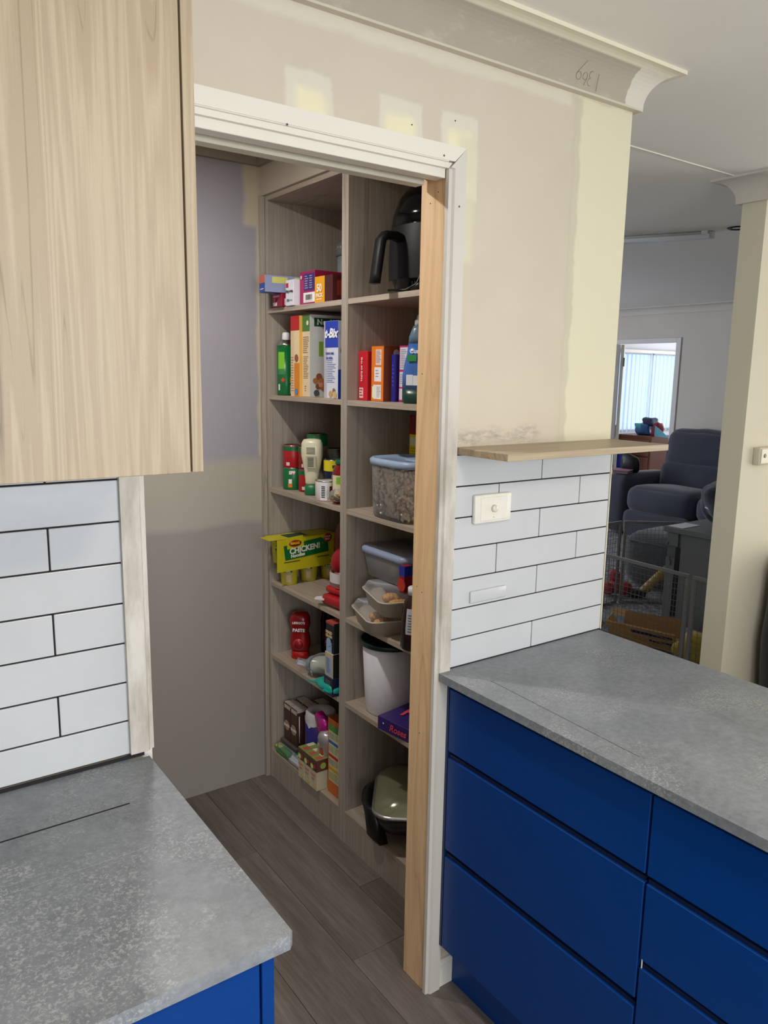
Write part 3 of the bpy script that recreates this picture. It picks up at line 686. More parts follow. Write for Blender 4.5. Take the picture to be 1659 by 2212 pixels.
carton('cereal_box', 'white and blue wheat biscuit box nearest the shelf divider', (.163, .775, Z4), (.20, .088, .250), '#d9dcea', R(0),
       prints=[('F', 0, 0, .2, 1, '#b8b8c0'), ('F', .08, .66, 1, 1, '#2140b4'), ('N', 0, .35, 1, 1, '#d4d8e8'), ('N', 0, 0, 1, .38, '#2444b0'), ('T', 0, 0, 1, 1, '#c8ccd8')],
       lines=[('F', .22, .20, .85, .50, 13, '#6c74a8')], discs=[('F', .5, .06, .011, '#c8a460'), ('F', .74, .1, .009, '#8a6a50'), ('F', .8, .05, .012, '#d0b070'), ('N', .12, .5, .014, '#8a5c30'), ('N', .1, .62, .014, '#b08850')],
       texts=[('F', 't-Bix', .52, .84, .040, '#f6f6fa', 0, .0016, .3), ('F', 'SERVE HIMS', .45, .585, .0095, '#2a3a9a', 0, .0003, 0), ('F', 'SIX KIDS', .42, .525, .0105, '#2a3a9a', 0, .0003, 0)], cat='cereal box')

# near bay, second shelf from the top
carton('box', 'red box standing on end, left of the orange box in the near bay', (.176, .6235, Z4), (.14, .050, .152), '#c81c2c', 0,
       prints=[('F', .12, .05, .55, .26, '#e8c0c0')], lines=[('F', .16, .07, .5, .24, 3, '#a01828')], texts=[('F', 'TASTE OF THE', .45, .63, .0115, '#f4e0e0', R(90), .0003, 0)])
carton('box', 'orange box with white panels, middle of the near bay', (.184, .548, Z4), (.13, .066, .166), '#e67a1c', 0,
       prints=[('F', .36, .66, .82, .94, '#e8d0c8'), ('F', .26, .36, .82, .62, '#eeeaf0'), ('F', .2, .04, .82, .30, '#ece8ec'), ('F', .1, .06, .42, .27, '#e6ecd8'), ('N', 0, 0, 1, 1, '#8e4814'), ('T', 0, 0, 1, 1, '#a05a20'), ('N', .25, .3, .8, .7, '#b87848')],
       lines=[('F', .4, .69, .8, .92, 9, '#8a6a80'), ('F', .46, .06, .8, .27, 8, '#8c8c98'), ('F', .36, .42, .7, .58, 3, '#9a9aac')], discs=[('N', .35, .88, .011, '#d0c4b8')])
carton('box', 'narrow blue and purple box between the orange and pink boxes', (.210, .526, Z4), (.12, .018, .142), '#2c2c96', 0,
       prints=[('N', .2, .2, .8, .7, '#7a64a8')], lines=[('F', .3, .3, .8, .8, 6, '#5a5ab8')])
carton('box', 'pink box with pale label panels beside the blue bottle', (.222, .470, Z4), (.12, .050, .167), '#c02c74', 0,
       prints=[('F', .06, .58, .84, .97, '#d8d4e2'), ('F', .06, .27, .84, .54, '#d4d4e4'), ('F', .06, .04, .84, .24, '#d4d4e0')],
       lines=[('F', .12, .60, .75, .94, 11, '#8a88a0'), ('F', .12, .31, .8, .5, 5, '#9494a8')])
carton('box', 'small cream box with a barcode at the back, near bay second shelf', (.37, .530, Z4), (.06, .05, .225), '#ead9b0', 0,
       prints=[('F', 0, 0, 1, .35, '#b8a888'), ('T', 0, 0, 1, 1, '#e07828')], codes=[('F', .15, .58, .8, .90, 0)])
bb = thing('detergent_bottle', 'blue squeeze bottle with a dark green base beside the pine jamb', 'bottle', (.205, .405, Z4-.0), R(35))
def sq(prof, sx, sy, n=28):
    return [[(r*sx*math.copysign(abs(math.cos(2*PI*k/n))**.75, math.cos(2*PI*k/n)), r*sy*math.copysign(abs(math.sin(2*PI*k/n))**.75, math.sin(2*PI*k/n)), z) for k in range(n)] for r, z in prof]
m = MB(); m.loft(sq([(.9, 0), (1, .006), (1, .042)], .034, .044)); m.build('base_band', plain('#123c30', .3), bb)
m = MB(); m.loft(sq([(1, .042), (1, .08), (.9, .11), (.74, .14), (.66, .17)], .034, .044)); m.build('body', plain('#3a68b4', .2), bb)
m = MB(); m.loft(sq([(.66, .17), (.62, .19), (.45, .21), (.35, .22)], .034, .044)); m.build('neck', plain('#5a7488', .25), bb)
m = MB(); m.lathe([(.0125, .22), (.0125, .235), (.007, .239), (.006, .25), (0, .25)], 20); m.build('cap', plain('#b8c4d0', .3), bb)
m = MB(); m.use(plain('#e8eef6', .4)); m.box(-.0352, -.0335, .004, .024, .052, .082); m.box(-.0352, -.0335, -.02, .005, .052, .08); m.use(plain('#2f9048', .4)); m.box(-.0335, -.031, -.005, .022, .12, .138); m.build('label', None, bb)
lettering([('Cuss', .017, face_matrix('F', 0, 0, 0, 0, 0, .0305) @ Matrix.Translation((0, .148, 0)), '#f0f4fa', .0006)], bb)

# ------------------------------------------------------------------ third shelf: cans, mayo, jars
def tomato_can(label, loc, flip, body='#b01c24', grp=None):
    return can('food_can', label, loc, .037, .080, body, bands=[(.78, .97, 150, 300, '#0e6a38'), (.1, .25, 200, 222, '#e8d0d0')] if not flip else [(.30, .5, 215, 235, '#e8e8e0'), (.12, .30, 212, 236, '#d87828'), (.72, .9, 225, 248, '#c81c28')],
               texts=([('SPF', .016, 236, .80, WH, .0008)] if flip else []), group=grp)
tomato_can('green can with red badge, lower far corner of the third shelf', (.200, 1.150, Z3), True, '#0f6e3c')
tomato_can('red can with green top band, stacked on the green can', (.200, 1.150, Z3+.083), False)
tomato_can('red can with pale print, lower row behind the mayonnaise bottle', (.222, 1.072, Z3), False, '#a81c22')
tomato_can('dark red can stacked behind the mayonnaise bottle', (.222, 1.074, Z3+.083), False, '#8e1a20')
can('food_can', 'green can on the very top of the stack behind the mayonnaise bottle', (.262, 1.075, Z3+.166), .039, .042, '#0b6a34', top='#9aa08a')
can('food_can', 'plain dark can hidden under the dark top can, back row', (.300, 1.00, Z3), .036, .080, '#3c3a34')
can('food_can', 'dark grey can at the back, right of the mayonnaise bottle', (.300, 1.00, Z3+.083), .036, .075, '#33312c', top='#8a8a84')
can('food_can', 'yellow and navy can behind the green lidded jar', (.245, .935, Z3+.050), .034, .078, '#14263e', bands=[(.52, 1, 130, 330, '#e6d428'), (.66, .8, 232, 262, '#4a4a28')], texts=[('88', .020, 246, .28, '#b8c8dc', .001)])
can('food_can', 'low can under the yellow and navy can', (.245, .935, Z3), .034, .046, '#22303c')
can('food_can', 'plain can under the red and green can at the divider', (.27, .845, Z3), .035, .078, '#5a2a26')
can('food_can', 'red and green can high at the divider, third shelf', (.27, .845, Z3+.081), .035, .078, '#c02830', bands=[(.45, .95, 140, 330, '#2f8a50')])
my = thing('mayonnaise_bottle', 'cream squeeze bottle standing on its green cap', 'bottle', (.190, .990, Z3), R(48))
m = MB(); m.loft(sq([(.9, 0), (1, .002), (.95, .036), (.8, .037)], .024, .026)); m.build('cap', plain('#0b7040', .4), my)
m = MB(); m.loft(sq([(.50, .037), (.60, .042), (.60, .052), (.68, .085), (.84, .118), (.95, .14), (.97, .160), (.93, .185), (.75, .198), (.3, .201)], .030, .040)); m.build('body', plain('#dcd6b8', .3), my)
m = MB(); m.use(plain('#b8b29a', .5)); m.box(-.0305, -.027, -.020, .016, .10, .142); m.use(plain('#26262a', .5))
for k in range(7): m.box(-.0309, -.027, -.012, .010, .104+k*.005, .1065+k*.005)
for k in range(5): m.box(-.0307, -.027, -.016, .014, .150+k*.005, .151+k*.005)
m.build('back_label', None, my)
can('food_can', 'short steel can with a barcode and a beetroot picture, front of third shelf', (.178, .868, Z3), .040, .066, '#dcd8d4', bands=[(.05, .98, 205, 240, '#e8e8ee'), (.02, .12, 100, 340, '#c8a898'), (.2, .98, 241, 300, '#d6dac6')])
bt = [o for o in COL.objects if o.get('label', '').startswith('short steel')][0]
m = MB(); m.lathe([(.0409, .052), (.0412, .04), (.0412, .03), (.0409, .014)], 8, None, True, False, 1, 1, R(252), R(284)); m.build('beetroot_picture', plain('#5e1630', .5), bt)
m = MB()
for k in range(7): m.lathe([(.0409, .012+.006*k), (.0409, .0155+.006*k)], 6, None, True, False, 1, 1, R(212), R(230))
m.build('barcode', plain('#26262c', .5), bt)
jr = thing('sauce_jar', 'red pasta sauce jar with a green lid and pale label at the divider', 'jar', (.196, .792, Z3))
m = MB(); m.lathe([(.034, 0), (.037, .004), (.037, .095), (.034, .112), (.025, .126), (.023, .132)], 28); m.build('glass_body', plain('#7c1a14', .12), jr)
m = MB(); m.lathe([(.026, .130), (.0265, .133), (.0265, .145), (.024, .147), (0, .147)], 28); m.build('lid', plain('#14603a', .3), jr)
m = MB(); m.use(plain('#e2dcb6', .4)); m.lathe([(.0375, .016), (.0375, .095)], 20, None, True, False, 1, 1, R(170), R(310)); m.use(plain('#8cc43c', .4)); m.lathe([(.0378, .066), (.0378, .090)], 20, None, True, False, 1, 1, R(200), R(262)); m.build('label', None, jr)
pb = thing('pasta_bag', 'clear bag of pasta tubes lying at the divider, third shelf', 'bag', (.175, .742, Z3+.030), R(-60))
m = MB(); m.soft(.055, .027, .021, .02, 6, .002, .006, 30, 2); m.build('film', M_film, pb)
m = MB(); rp = random.Random(8)
for k in range(34): m.lathe([(.0035, -.011), (.0035, .011)], 6, T(rp.uniform(-.042, .042), rp.uniform(-.018, .018), rp.uniform(-.013, .013), rp.uniform(0, 6), rp.uniform(1, 2)), True, False)
tag(m.build('pasta_tubes', plain('#c89c58', .6), pb), kind='stuff')

# near bay third shelf: cereal keeper, yellow box
ck = thing('cereal_container', 'large clear container of cereal pieces with a pale blue lid', 'container', (.222, .453, Z3), R(0))
def stad(hx, hy, z, n=36, e=.55):
    return [(hx*math.copysign(abs(math.cos(2*PI*k/n))**e, math.cos(2*PI*k/n)), hy*math.copysign(abs(math.sin(2*PI*k/n))**e, math.sin(2*PI*k/n)), z) for k in range(n)]
CKx, CKy = .092, .115
m = MB(); m.loft([stad(CKx*.9, CKy*.9, 0), stad(CKx*.95, CKy*.95, .006), stad(CKx, CKy, .165)], None, True, True, False); m.build('clear_body', M_clear, ck)
m = MB(); m.loft([stad(CKx*.98, CKy*.98, .160), stad(CKx*1.05, CKy*1.05, .162), stad(CKx*1.06, CKy*1.06, .176), stad(CKx*1.0, CKy*1.0, .182), stad(CKx*.93, CKy*.93, .182), stad(CKx*.9, CKy*.9, .176)]); m.build('lid', plain('#9fb4d2', .35), ck)
m = MB(); m.loft([stad(CKx*.42, CKy*.35, .176), stad(CKx*.42, CKy*.35, .183), stad(CKx*.38, CKy*.32, .185)], T(.0, -.045, 0)); m.build('flip_cap', plain('#8fa5c4', .35), ck)
m = MB(); rp = random.Random(3)
m.loft([stad(CKx*.78, CKy*.8, .008), stad(CKx*.84, CKy*.86, .150)])
for k in range(430):
    a = rp.uniform(0, 2*PI); z = rp.uniform(.011, .152); pp = stad(CKx*(.885+.03*z/.15), CKy*(.90+.03*z/.15), z, 120)[int(a/2/PI*120) % 120]
    b = bmesh.new(); bmesh.ops.create_icosphere(b, subdivisions=1, radius=.0105)
    for v in b.verts: v.co = Vector((v.co.x*1.15, v.co.y*.7, v.co.z*.5))
    m.join(b, T(pp[0]*.97, pp[1]*.97, z, rp.uniform(0, 6), rp.uniform(-1.6, 1.6), rp.uniform(-1.6, 1.6)), True)
for k in range(90):
    b = bmesh.new(); bmesh.ops.create_icosphere(b, subdivisions=1, radius=.0075)
    for v in b.verts: v.co.z *= .5
    m.join(b, T(rp.uniform(-.07, .07), rp.uniform(-.09, .09), .150+rp.uniform(0, .005), rp.uniform(0, 6), rp.uniform(-1, 1)), True)
nc = NT('puffed_cereal'); co = nc.coord('Object'); nc.base(nc.ramp(nc.noise(co, 70, 3, .6), [(.35, '#e6c4ac'), (.5, '#fff0dc'), (.65, '#ffffff')])); nc.set(Roughness=.8)
tag(m.build('cereal_pieces', nc.m, ck), kind='stuff')
carton('box', 'yellow and red food box behind the clear cereal container', (.335, .548, Z3), (.10, .062, .300), '#e2cc18', 0,
       prints=[('F', 0, .80, 1, 1, '#7c1a18'), ('N', 0, .8, 1, 1, '#5c1414'), ('N', 0, 0, 1, .8, '#8e1820'), ('T', 0, 0, 1, 1, '#5c1414'), ('F', .08, .68, .9, .77, '#d8d8c0'), ('F', .0, .40, .9, .48, '#a8542c'), ('F', .3, .1, .75, .34, '#1468a8'), ('N', .42, .4, .8, .62, '#c8a088')],
       lines=[('F', .08, .52, .8, .66, 5, '#b8a020')])
st = thing('stirring_spoon', 'white plastic spoon leaning upright beside the yellow and red box', 'spoon', (.305, .47, Z3))
m = MB(); m.box(-.003, .003, -.003, .003, 0, .262, .001); m.soft(.003, .009, .018, .003, 4, 0, 0, 3, 0, T(0, 0, .255)); m.build('spoon_body', plain('#d4cfcc', .4), st)

# ------------------------------------------------------------------ fourth shelf: noodle pack and cups
YEL = '#c9bd18'
def cup(label, loc, grp='instant noodle cups in the yellow sleeve'):
    t = thing('noodle_cup', label, 'cup', loc, 0, grp)
    m = MB(); m.lathe([(.029, 0), (.030, .002), (.037, .082), (.039, .083), (.039, .086), (.036, .087), (0, .087)], 28); m.build('cup_body', plain(YEL, .4), t)
    def rr(z): return .030+(z-.002)*.007/.08+.0006
    p = MB()
    for z0, z1, a0, a1, c_ in ((.050, .068, 205, 262, '#0f6a34'), (.006, .049, 212, 262, '#b8a070'), (.012, .04, 222, 254, '#cdbb8c')):
        o_ = .0003 if c_ == '#cdbb8c' else 0
        p.use(plain(c_, .4)); p.lathe([(rr(z0)+o_, z0), (rr(z1)+o_, z1)], 14, None, True, False, 1, 1, R(a0), R(a1))
    p.use(plain('#a82018', .4)); p.lathe([(rr(.072), .072), (rr(.080), .080)], 10, None, True, False, 1, 1, R(218), R(246)); p.build('printed_design', None, t)
    lettering([('CHICKEN', .0085, cyl_map(rr(.061)+.0004, R(233), .0620), WH, .0004), ('Noodles', .006, cyl_map(rr(.054)+.0004, R(233), .0540), WH, .0002)], t)
    return t
CY = [(.183, 1.150), (.277, 1.160)]
cup('yellow chicken noodle cup under the left end of the yellow sleeve', (.180, 1.148, Z2))
cup('yellow chicken noodle cup under the middle of the yellow sleeve', (.272, 1.158, Z2))
cup('yellow noodle cup furthest back on the shelf beside the red bottle', (.360, 1.150, Z2))
cup('upper yellow noodle cup showing at the open left end of the sleeve', (.147, 1.150, Z2+.0885))
cup('upper yellow noodle cup hidden in the middle of the sleeve', (.232, 1.146, Z2+.0885))
cup('upper yellow noodle cup hidden in the right end of the sleeve', (.314, 1.150, Z2+.0885))
nd = thing('noodle_sleeve', 'bright yellow cardboard sleeve printed CHICKEN Noodles, on top of noodle cups', 'carton', (.105, 1.100, Z2+.0965), R(4), None, (0, R(0)))
dx, dy, dz = .262, .094, .118
m = MB(); m.use(plain(YEL, .45)); m.box(0, dx, 0, .0015, -.036, dz-.03); m.box(0, dx, 0, dy, dz-.0315, dz-.030); m.box(.05, dx, dy-.0015, dy, 0, dz-.03)
m.box(-.03, .0, .002, dy-.02, dz-.0295, dz-.0285, 0, 1, False, T(0, 0, 0, 0, 0, R(0))); m.build('sleeve', None, nd)
p = MB(); p.use(plain('#0e6a30', .4)); p.prism([(.035, .006), (.232, .018), (.226, .080), (.028, .062)], -.0007, .0003, 'y')
p.use(plain('#d2c81e', .4)); p.prism([(.044, .048), (.118, .052), (.112, .096), (.040, .092)], -.0013, -.0004, 'y')
p.use(plain('#a81c14', .4)); p.loft([[(.078+.028*math.cos(2*PI*k/24), -.0013, .068+.0125*math.sin(2*PI*k/24)) for k in range(24)], [(.078+.028*math.cos(2*PI*k/24), -.0018, .068+.0125*math.sin(2*PI*k/24)) for k in range(24)]])
p.use(plain('#b81a2c', .4)); p.loft([[(.226+.019*math.cos(2*PI*k/24), -.0013, .072+.017*math.sin(2*PI*k/24)) for k in range(24)], [(.226+.019*math.cos(2*PI*k/24), -.0018, .072+.017*math.sin(2*PI*k/24)) for k in range(24)]])
p.use(plain('#1c2a20', .6)); p.box(.03, .1, -.0006, .0002, -.003, .0); p.box(.18, .235, -.0006, .0002, .0, .003)
p.use(plain('#2a4a30', .5)); p.box(.06, .15, .02, .075, dz-.0302, dz-.0294); p.build('printed_design', None, nd)
FN = face_matrix('N', 0, 0, 0, 0, 0, .0016)
def NP(x, z, rot=0): return FN @ Matrix.Translation((x, z, 0)) @ Matrix.Rotation(rot, 4, 'Z')
lettering([('CHICKEN!', .030, NP(.122, .042, R(4)), '#f0ecd8', .0012), ('Noodles', .018, NP(.09, .021, R(4)), '#f0ecd8', .0009), ('MAGGI', .0125, FN @ Matrix.Translation((.078, .068, .0006)), '#e8d020', .0005), ('VALUE', .0085, FN @ Matrix.Translation((.226, .077, .0006)), WH, .0003), ('PACK', .0085, FN @ Matrix.Translation((.226, .067, .0006)), WH, .0003)], nd)

rs = thing('sauce_bottle', 'dark red sauce bottle standing at the back, beside the noodle sleeve', 'bottle', (.345, 1.02, Z2))
m = MB(); m.lathe([(.034, 0), (.037, .004), (.037, .19), (.030, .225), (.016, .245), (.014, .27)], 28); m.build('body', plain('#6a0c14', .15), rs)
m = MB(); m.lathe([(.0375, .13), (.0375, .17)], 12, None, True, False, 1, 1, R(220), R(262)); m.build('label', plain('#c8c0c0', .4), rs)
m = MB(); m.lathe([(.0155, .268), (.0155, .29), (0, .291)], 20); m.build('cap', plain('#b81420', .3), rs)
rq = thing('sauce_bottle', 'red squeeze bottle with a clear lower half, in front of the dark red bottle', 'bottle', (.205, .802, Z2))
m = MB(); m.loft(sq([(.9, 0), (1, .006), (1, .10), (.98, .125)], .042, .042)); m.build('body', plain('#8e6a6a', .2), rq)
m = MB(); m.lathe([(.042, .122), (.043, .15), (.038, .178), (.026, .194), (.012, .203), (0, .206)], 26); m.build('dome_cap', plain('#9a0c20', .18), rq)
m = MB(); m.use(plain('#e0d8d8', .4)); m.loft(sq([(1.015, .085), (1.015, .12)], .0425, .0425), None, True, False, False); m.use(plain('#8e1018', .2)); m.loft(sq([(1.015, .022), (1.015, .065)], .0425, .0425), None, True, False, False); m.use(plain('#d8d4d4', .4)); m.loft(sq([(1.02, .012), (1.02, .03)], .0425, .0425), None, True, False, False); m.build('label', None, rq)
rk = thing('packet', 'flat red packet with pale ends lying at the divider, fourth shelf', 'packet', (.150, .730, Z2+.002), R(6))
m = MB(); m.use(plain('#b01822', .3)); m.soft(.062, .058, .019, .012, 7, .003, .004, 30, 5, T(.062, .05, .022)); m.use(plain('#e8e4e8', .4)); m.prism([(-.006, .085), (.02, .102), (.03, .112), (-.004, .128), (-.022, .118)], .021, .026); m.build('wrapper', None, rk)
rk2 = thing('packet', 'second red packet resting under the sauce bottle end, on the flat red packet', 'packet', (.162, .732, Z2+.047), R(9))
m = MB(); m.use(plain('#b41a24', .3)); m.soft(.055, .054, .012, .01, 7, .002, .003, 30, 6, T(.058, .048, .012)); m.use(plain('#c84a30', .4)); m.box(.004, .03, .03, .05, .0245, .0255); m.build('wrapper', None, rk2)

# near bay fourth shelf: container, pastry trays, sauce
def rrect(cx, cy, hx, hy, r, z, n=5):
    o = []
    for qx, qy, a0 in ((1, 1, 0), (-1, 1, 90), (-1, -1, 180), (1, -1, 270)):
        for k in range(n+1):
            a = R(a0+90*k/n); o.append((cx+qx*(hx-r)+r*math.cos(a), cy+qy*(hy-r)+r*math.sin(a), z))
    return o
def tray(label, loc, rz, tilt=(0, 0)):
    t = thing('pastry_tray', label, 'tray', loc, rz, 'pastry trays in the near bay', tilt); hx, hy = .085, .105
    m = MB(); m.loft([rrect(0, 0, hx*.80, hy*.84, .025, .004), rrect(0, 0, hx*.80, hy*.84, .025, .001), rrect(0, 0, hx*.84, hy*.87, .026, .0), rrect(0, 0, hx*.97, hy*.98, .03, .045), rrect(0, 0, hx*1.04, hy*1.03, .034, .046), rrect(0, 0, hx*1.05, hy*1.035, .034, .050), rrect(0, 0, hx*1.0, hy*1.0, .03, .051), rrect(0, 0, hx*.94, hy*.96, .028, .045), rrect(0, 0, hx*.80, hy*.85, .025, .005)], None, True, False, True); m.build('tray_body', plain('#c8bba8', .35), t)
    m = MB(); m.loft([rrect(0, 0, hx*1.0, hy*1.0, .03, .052), rrect(0, 0, hx*.93, hy*.95, .028, .062), rrect(0, 0, hx*.88, hy*.91, .026, .070)], None, True, False, True); m.build('clear_lid', M_film, t)
    return t
def croissant(label, loc, rz, s=1, parent=None):
    t = thing('pastry', label, 'pastry', loc, rz, 'golden pastries in the trays'); rings = []; N = 30
    for i in range(N+1):
        u = i/N*2-1; a = u*.55; ridge = 1+.10*abs(math.sin(i*PI/N*6)); rad = .021*(1-abs(u)**2.6)**.5*ridge+.0015
        cx, cy = .085*math.sin(a), .085*(1-math.cos(a)); d = Vector((math.cos(a), math.sin(a), 0)); nn = Vector((-d.y, d.x, 0))
        rings.append([Vector((cx, cy, .019))+nn*math.cos(2*PI*k/14)*rad*1.15+Vector((0, 0, 1))*math.sin(2*PI*k/14)*rad*.9 for k in range(14)])
    m = MB(); m.loft([[p*s for p in r_] for r_ in rings]); m.build('crust', M_past, t); return t
npst = NT('golden_pastry'); co = npst.coord('Object'); npst.base(npst.ramp(npst.noise(co, 60, 4, .65, 1), [(.3, '#8e5018'), (.5, '#d08e3c'), (.68, '#ecc070')])); npst.set(Roughness=.45); npst.bump(npst.noise(co, 160, 3), .4, .002); M_past = npst.m
tray('lower pale pastry tray standing on the shelf', (.194, .532, Z2+.001), R(-17))
croissant('golden pastry at the left end of the lower tray', (.172, .505, Z2+.008), R(-22), .74)
croissant('golden pastry at the right end of the lower tray', (.232, .480, Z2+.008), R(-22), .62)
croissant('golden pastry at the back of the lower tray', (.200, .570, Z2+.008), R(-20), .74)
tray('upper pale pastry tray resting tilted on the lower tray', (.200, .480, Z2+.0745), R(-17), (R(0), R(0)))
croissant('golden pastry at the front of the upper tray', (.185, .445, Z2+.082), R(-22), .76)
croissant('golden pastry at the back of the upper tray', (.212, .515, Z2+.082), R(-20), .76)
tu = thing('food_container', 'clear food container with a pale blue lid on the upper pastry tray', 'container', (.283, .546, Z2+.1465), R(0))
m = MB(); m.loft([rrect(0, 0, .082, .098, .03, 0), rrect(0, 0, .088, .105, .03, .004), rrect(0, 0, .098, .118, .03, .085)], None, True, True, False); m.build('clear_body', M_tubm, tu)
m = MB(); m.loft([rrect(0, 0, .101, .121, .03, .078), rrect(0, 0, .104, .124, .032, .080), rrect(0, 0, .104, .124, .032, .092), rrect(0, 0, .098, .118, .03, .098), rrect(0, 0, .09, .11, .028, .099)], None, True, False, True); m.build('lid', plain('#9aa6c4', .3), tu)
m = MB(); m.loft([rrect(0, 0, .082, .100, .025, .0992), rrect(0, 0, .081, .099, .025, .1005)]); m.build('lid_panel', plain('#8b8a90', .35), tu)
m = MB(); rp = random.Random(11); m.use(plain('#c8a080', .7)); m.soft(.03, .022, .024, .01, 4, 0, .004, 30, 1, T(-.04, .06, .032)); m.soft(.026, .022, .022, .01, 4, 0, .004, 30, 2, T(-.035, -.0, .03)); m.use(plain('#4a5068', .5)); m.soft(.03, .03, .028, .012, 4, 0, .006, 30, 3, T(-.03, -.06, .035)); m.soft(.04, .05, .03, .012, 4, 0, .006, 30, 4, T(.04, 0, .038)); m.build('food_pieces', None, tu)
carton('box', 'small blue and red packet leaning beside the clear food container', (.165, .395, Z2+.1465), (.03, .026, .083), '#8e1820', R(0), prints=[('F', 0, .62, 1, 1, '#1c2c9a'), ('N', 0, .62, 1, 1, '#1c2c9a')], discs=[('F', .5, .3, .02, '#c02c20')], cat='packet')
sb = thing('sauce_bottle', 'dark brown sauce bottle with white cap and label beside the pine jamb', 'bottle', (.150, .326, Z2))
m = MB(); m.lathe([(.034, 0), (.038, .005), (.039, .06), (.035, .11), (.033, .125), (.028, .145), (.018, .160), (.016, .166)], 28); m.build('body', plain('#2e150c', .12), sb)
m = MB(); m.lathe([(.019, .164), (.019, .184), (.016, .187), (0, .187)], 24); m.build('cap', plain('#ecebee', .3), sb)
m = MB(); m.use(plain('#c4c8d8', .4)); m.lathe([(.0392, .052), (.0395, .07), (.0357, .115), (.0338, .128)], 14, None, True, False, 1, 1, R(196), R(256)); m.use(plain('#4a4e60', .5))
for k in range(7): m.lathe([(.0402-.0006*k, .060+.008*k), (.0402-.0006*k, .0625+.008*k)], 8, None, True, False, 1, 1, R(206), R(246))
m.build('label', None, sb)

# ------------------------------------------------------------------ fifth shelf
tp = thing('paste_bottle', 'red tomato paste squeeze bottle standing on its cap, far bay', 'bottle', (.215, 1.125, Z1), R(50))
m = MB(); m.loft(sq([(.95, 0), (1, .002), (.97, .030), (.8, .031)], .030, .034)); m.build('cap', plain('#b8140f', .3), tp)
m = MB(); m.loft(sq([(.78, .031), (.95, .036), (1.05, .055), (1.0, .085), (.86, .103), (.9, .115), (1.04, .135), (1.0, .162), (.8, .178), (.4, .183)], .032, .038)); m.build('body', plain('#8e0e14', .25), tp)
lettering([("LEGGO'S", .0125, T(0, 0, 0) @ face_matrix('F', 0, 0, 0, 0, 0, .035) @ Matrix.Translation((0, .148, 0)), WH, .0004), ('PASTE', .0175, face_matrix('F', 0, 0, 0, 0, 0, .033) @ Matrix.Translation((0, .118, 0)), WH, .0006)], tp)
m = MB(); m.use(plain('#c84a50', .4)); m.loft([[(-.0335, .022*math.cos(2*PI*k/24), .062+.022*math.sin(2*PI*k/24)) for k in range(24)], [(-.0345, .022*math.cos(2*PI*k/24), .062+.022*math.sin(2*PI*k/24)) for k in range(24)]]); m.use(plain('#9a1018', .4)); m.loft([[(-.0343, .019*math.cos(2*PI*k/24), .062+.019*math.sin(2*PI*k/24)) for k in range(24)], [(-.0350, .019*math.cos(2*PI*k/24), .062+.019*math.sin(2*PI*k/24)) for k in range(24)]]); m.build('printed_badge', None, tp)
db = thing('sauce_bottle', 'black bottle with a dark red label at the back of the fifth shelf', 'bottle', (.345, 1.12, Z1))
m = MB(); m.lathe([(.034, 0), (.036, .004), (.036, .13), (.030, .17), (.014, .21), (.0135, .25), (0, .252)], 26); m.build('body', M_gblack, db)
m = MB(); m.lathe([(.0365, .03), (.0365, .10)], 14, None, True, False, 1, 1, R(205), R(275)); m.build('label', plain('#7c1018', .4), db)
lettering([('SAUCE', .012, cyl_map(.0372, R(240), .05), '#c8a0a0', .0004)], db)
carton('box', 'upright narrow black and navy box low at the divider', (.118, .728, Z1), (.10, .056, .064), '#1b2030', 0, prints=[('N', 0, 0, 1, 1, '#101a40'), ('T', 0, 0, 1, 1, '#2a3a70')], lines=[('F', .15, .1, .85, .85, 9, '#6a7084')])
carton('box', 'beige box with a blue panel stacked on the navy box', (.122, .730, Z1+.0645), (.09, .054, .086), '#cdb896', 0, prints=[('N', 0, 0, 1, 1, '#15151a'), ('F', .12, .1, .8, .82, '#9fb0d0')], lines=[('F', .2, .14, .7, .78, 9, '#5a6a94')])
carton('cereal_box', 'black cereal box with a red top, stacked highest at the divider', (.126, .732, Z1+.151), (.12, .052, .108), '#15151a', 0,
       prints=[('F', 0, .93, 1, 1, '#b04038'), ('T', 0, 0, 1, 1, '#b85044'), ('F', .06, .0, .72, .34, '#98b4d8')], discs=[('F', .4, .34, .015, '#98b4d8')],
       texts=[('F', 'MIXED', .45, .66, .014, '#e0c890', 0, .0006, 0), ('F', 'GRAIN', .45, .54, .014, '#e0c890', 0, .0006, 0)], cat='cereal box')
nb = thing('plastic_bag', 'crumpled clear bag of white rice, fifth shelf', 'bag', (.205, .905, Z1+.042), R(-50))
m = MB(); m.soft(.072, .048, .032, .03, 9, .004, .018, 22, 3); m.build('film', M_film, nb)
m = MB(); m.soft(.058, .038, .026, .025, 7, .002, .008, 25, 4); m.build('rice', m_fabric('rice_grain', '#aab09a', '#c8ccba', 500), nb)
m = MB(); m.soft(.04, .025, .006, .006, 7, 0, .014, 30, 6, T(-.085, .02, -.012, .4, 0, .3)); m.build('twisted_end', M_film, nb)
tq = thing('packet', 'teal foil packet hanging over the fifth shelf edge', 'packet', (.100, .728, Z1+.004), R(0))
m = MB(); m.soft(.055, .055, .017, .016, 8, .003, .007, 30, 7, T(.065, .055, .018)); m.prism([(.022, .088), (.006, .128), (.0, .140), (.03, .118), (.05, .135), (.05, .085)], .012, .016); m.prism([(.02, .0), (.012, .04), (-.004, .03), (.002, .0)], .016, .019); m.build('wrapper', plain('#18a396', .3), tq)
wc = thing('canister', 'tall white plastic canister with a dark green lid, near bay', 'canister', (.233, .555, Z1))
m = MB(); m.lathe([(.076, 0), (.079, .006), (.091, .235)], 48); m.build('body', plain('#dcdce2', .35), wc)
m = MB(); m.lathe([(.092, .228), (.098, .230), (.099, .242), (.095, .246), (.090, .240), (0, .238)], 48); m.build('lid', plain('#06251d', .25), wc)
rz_ = R(-8)
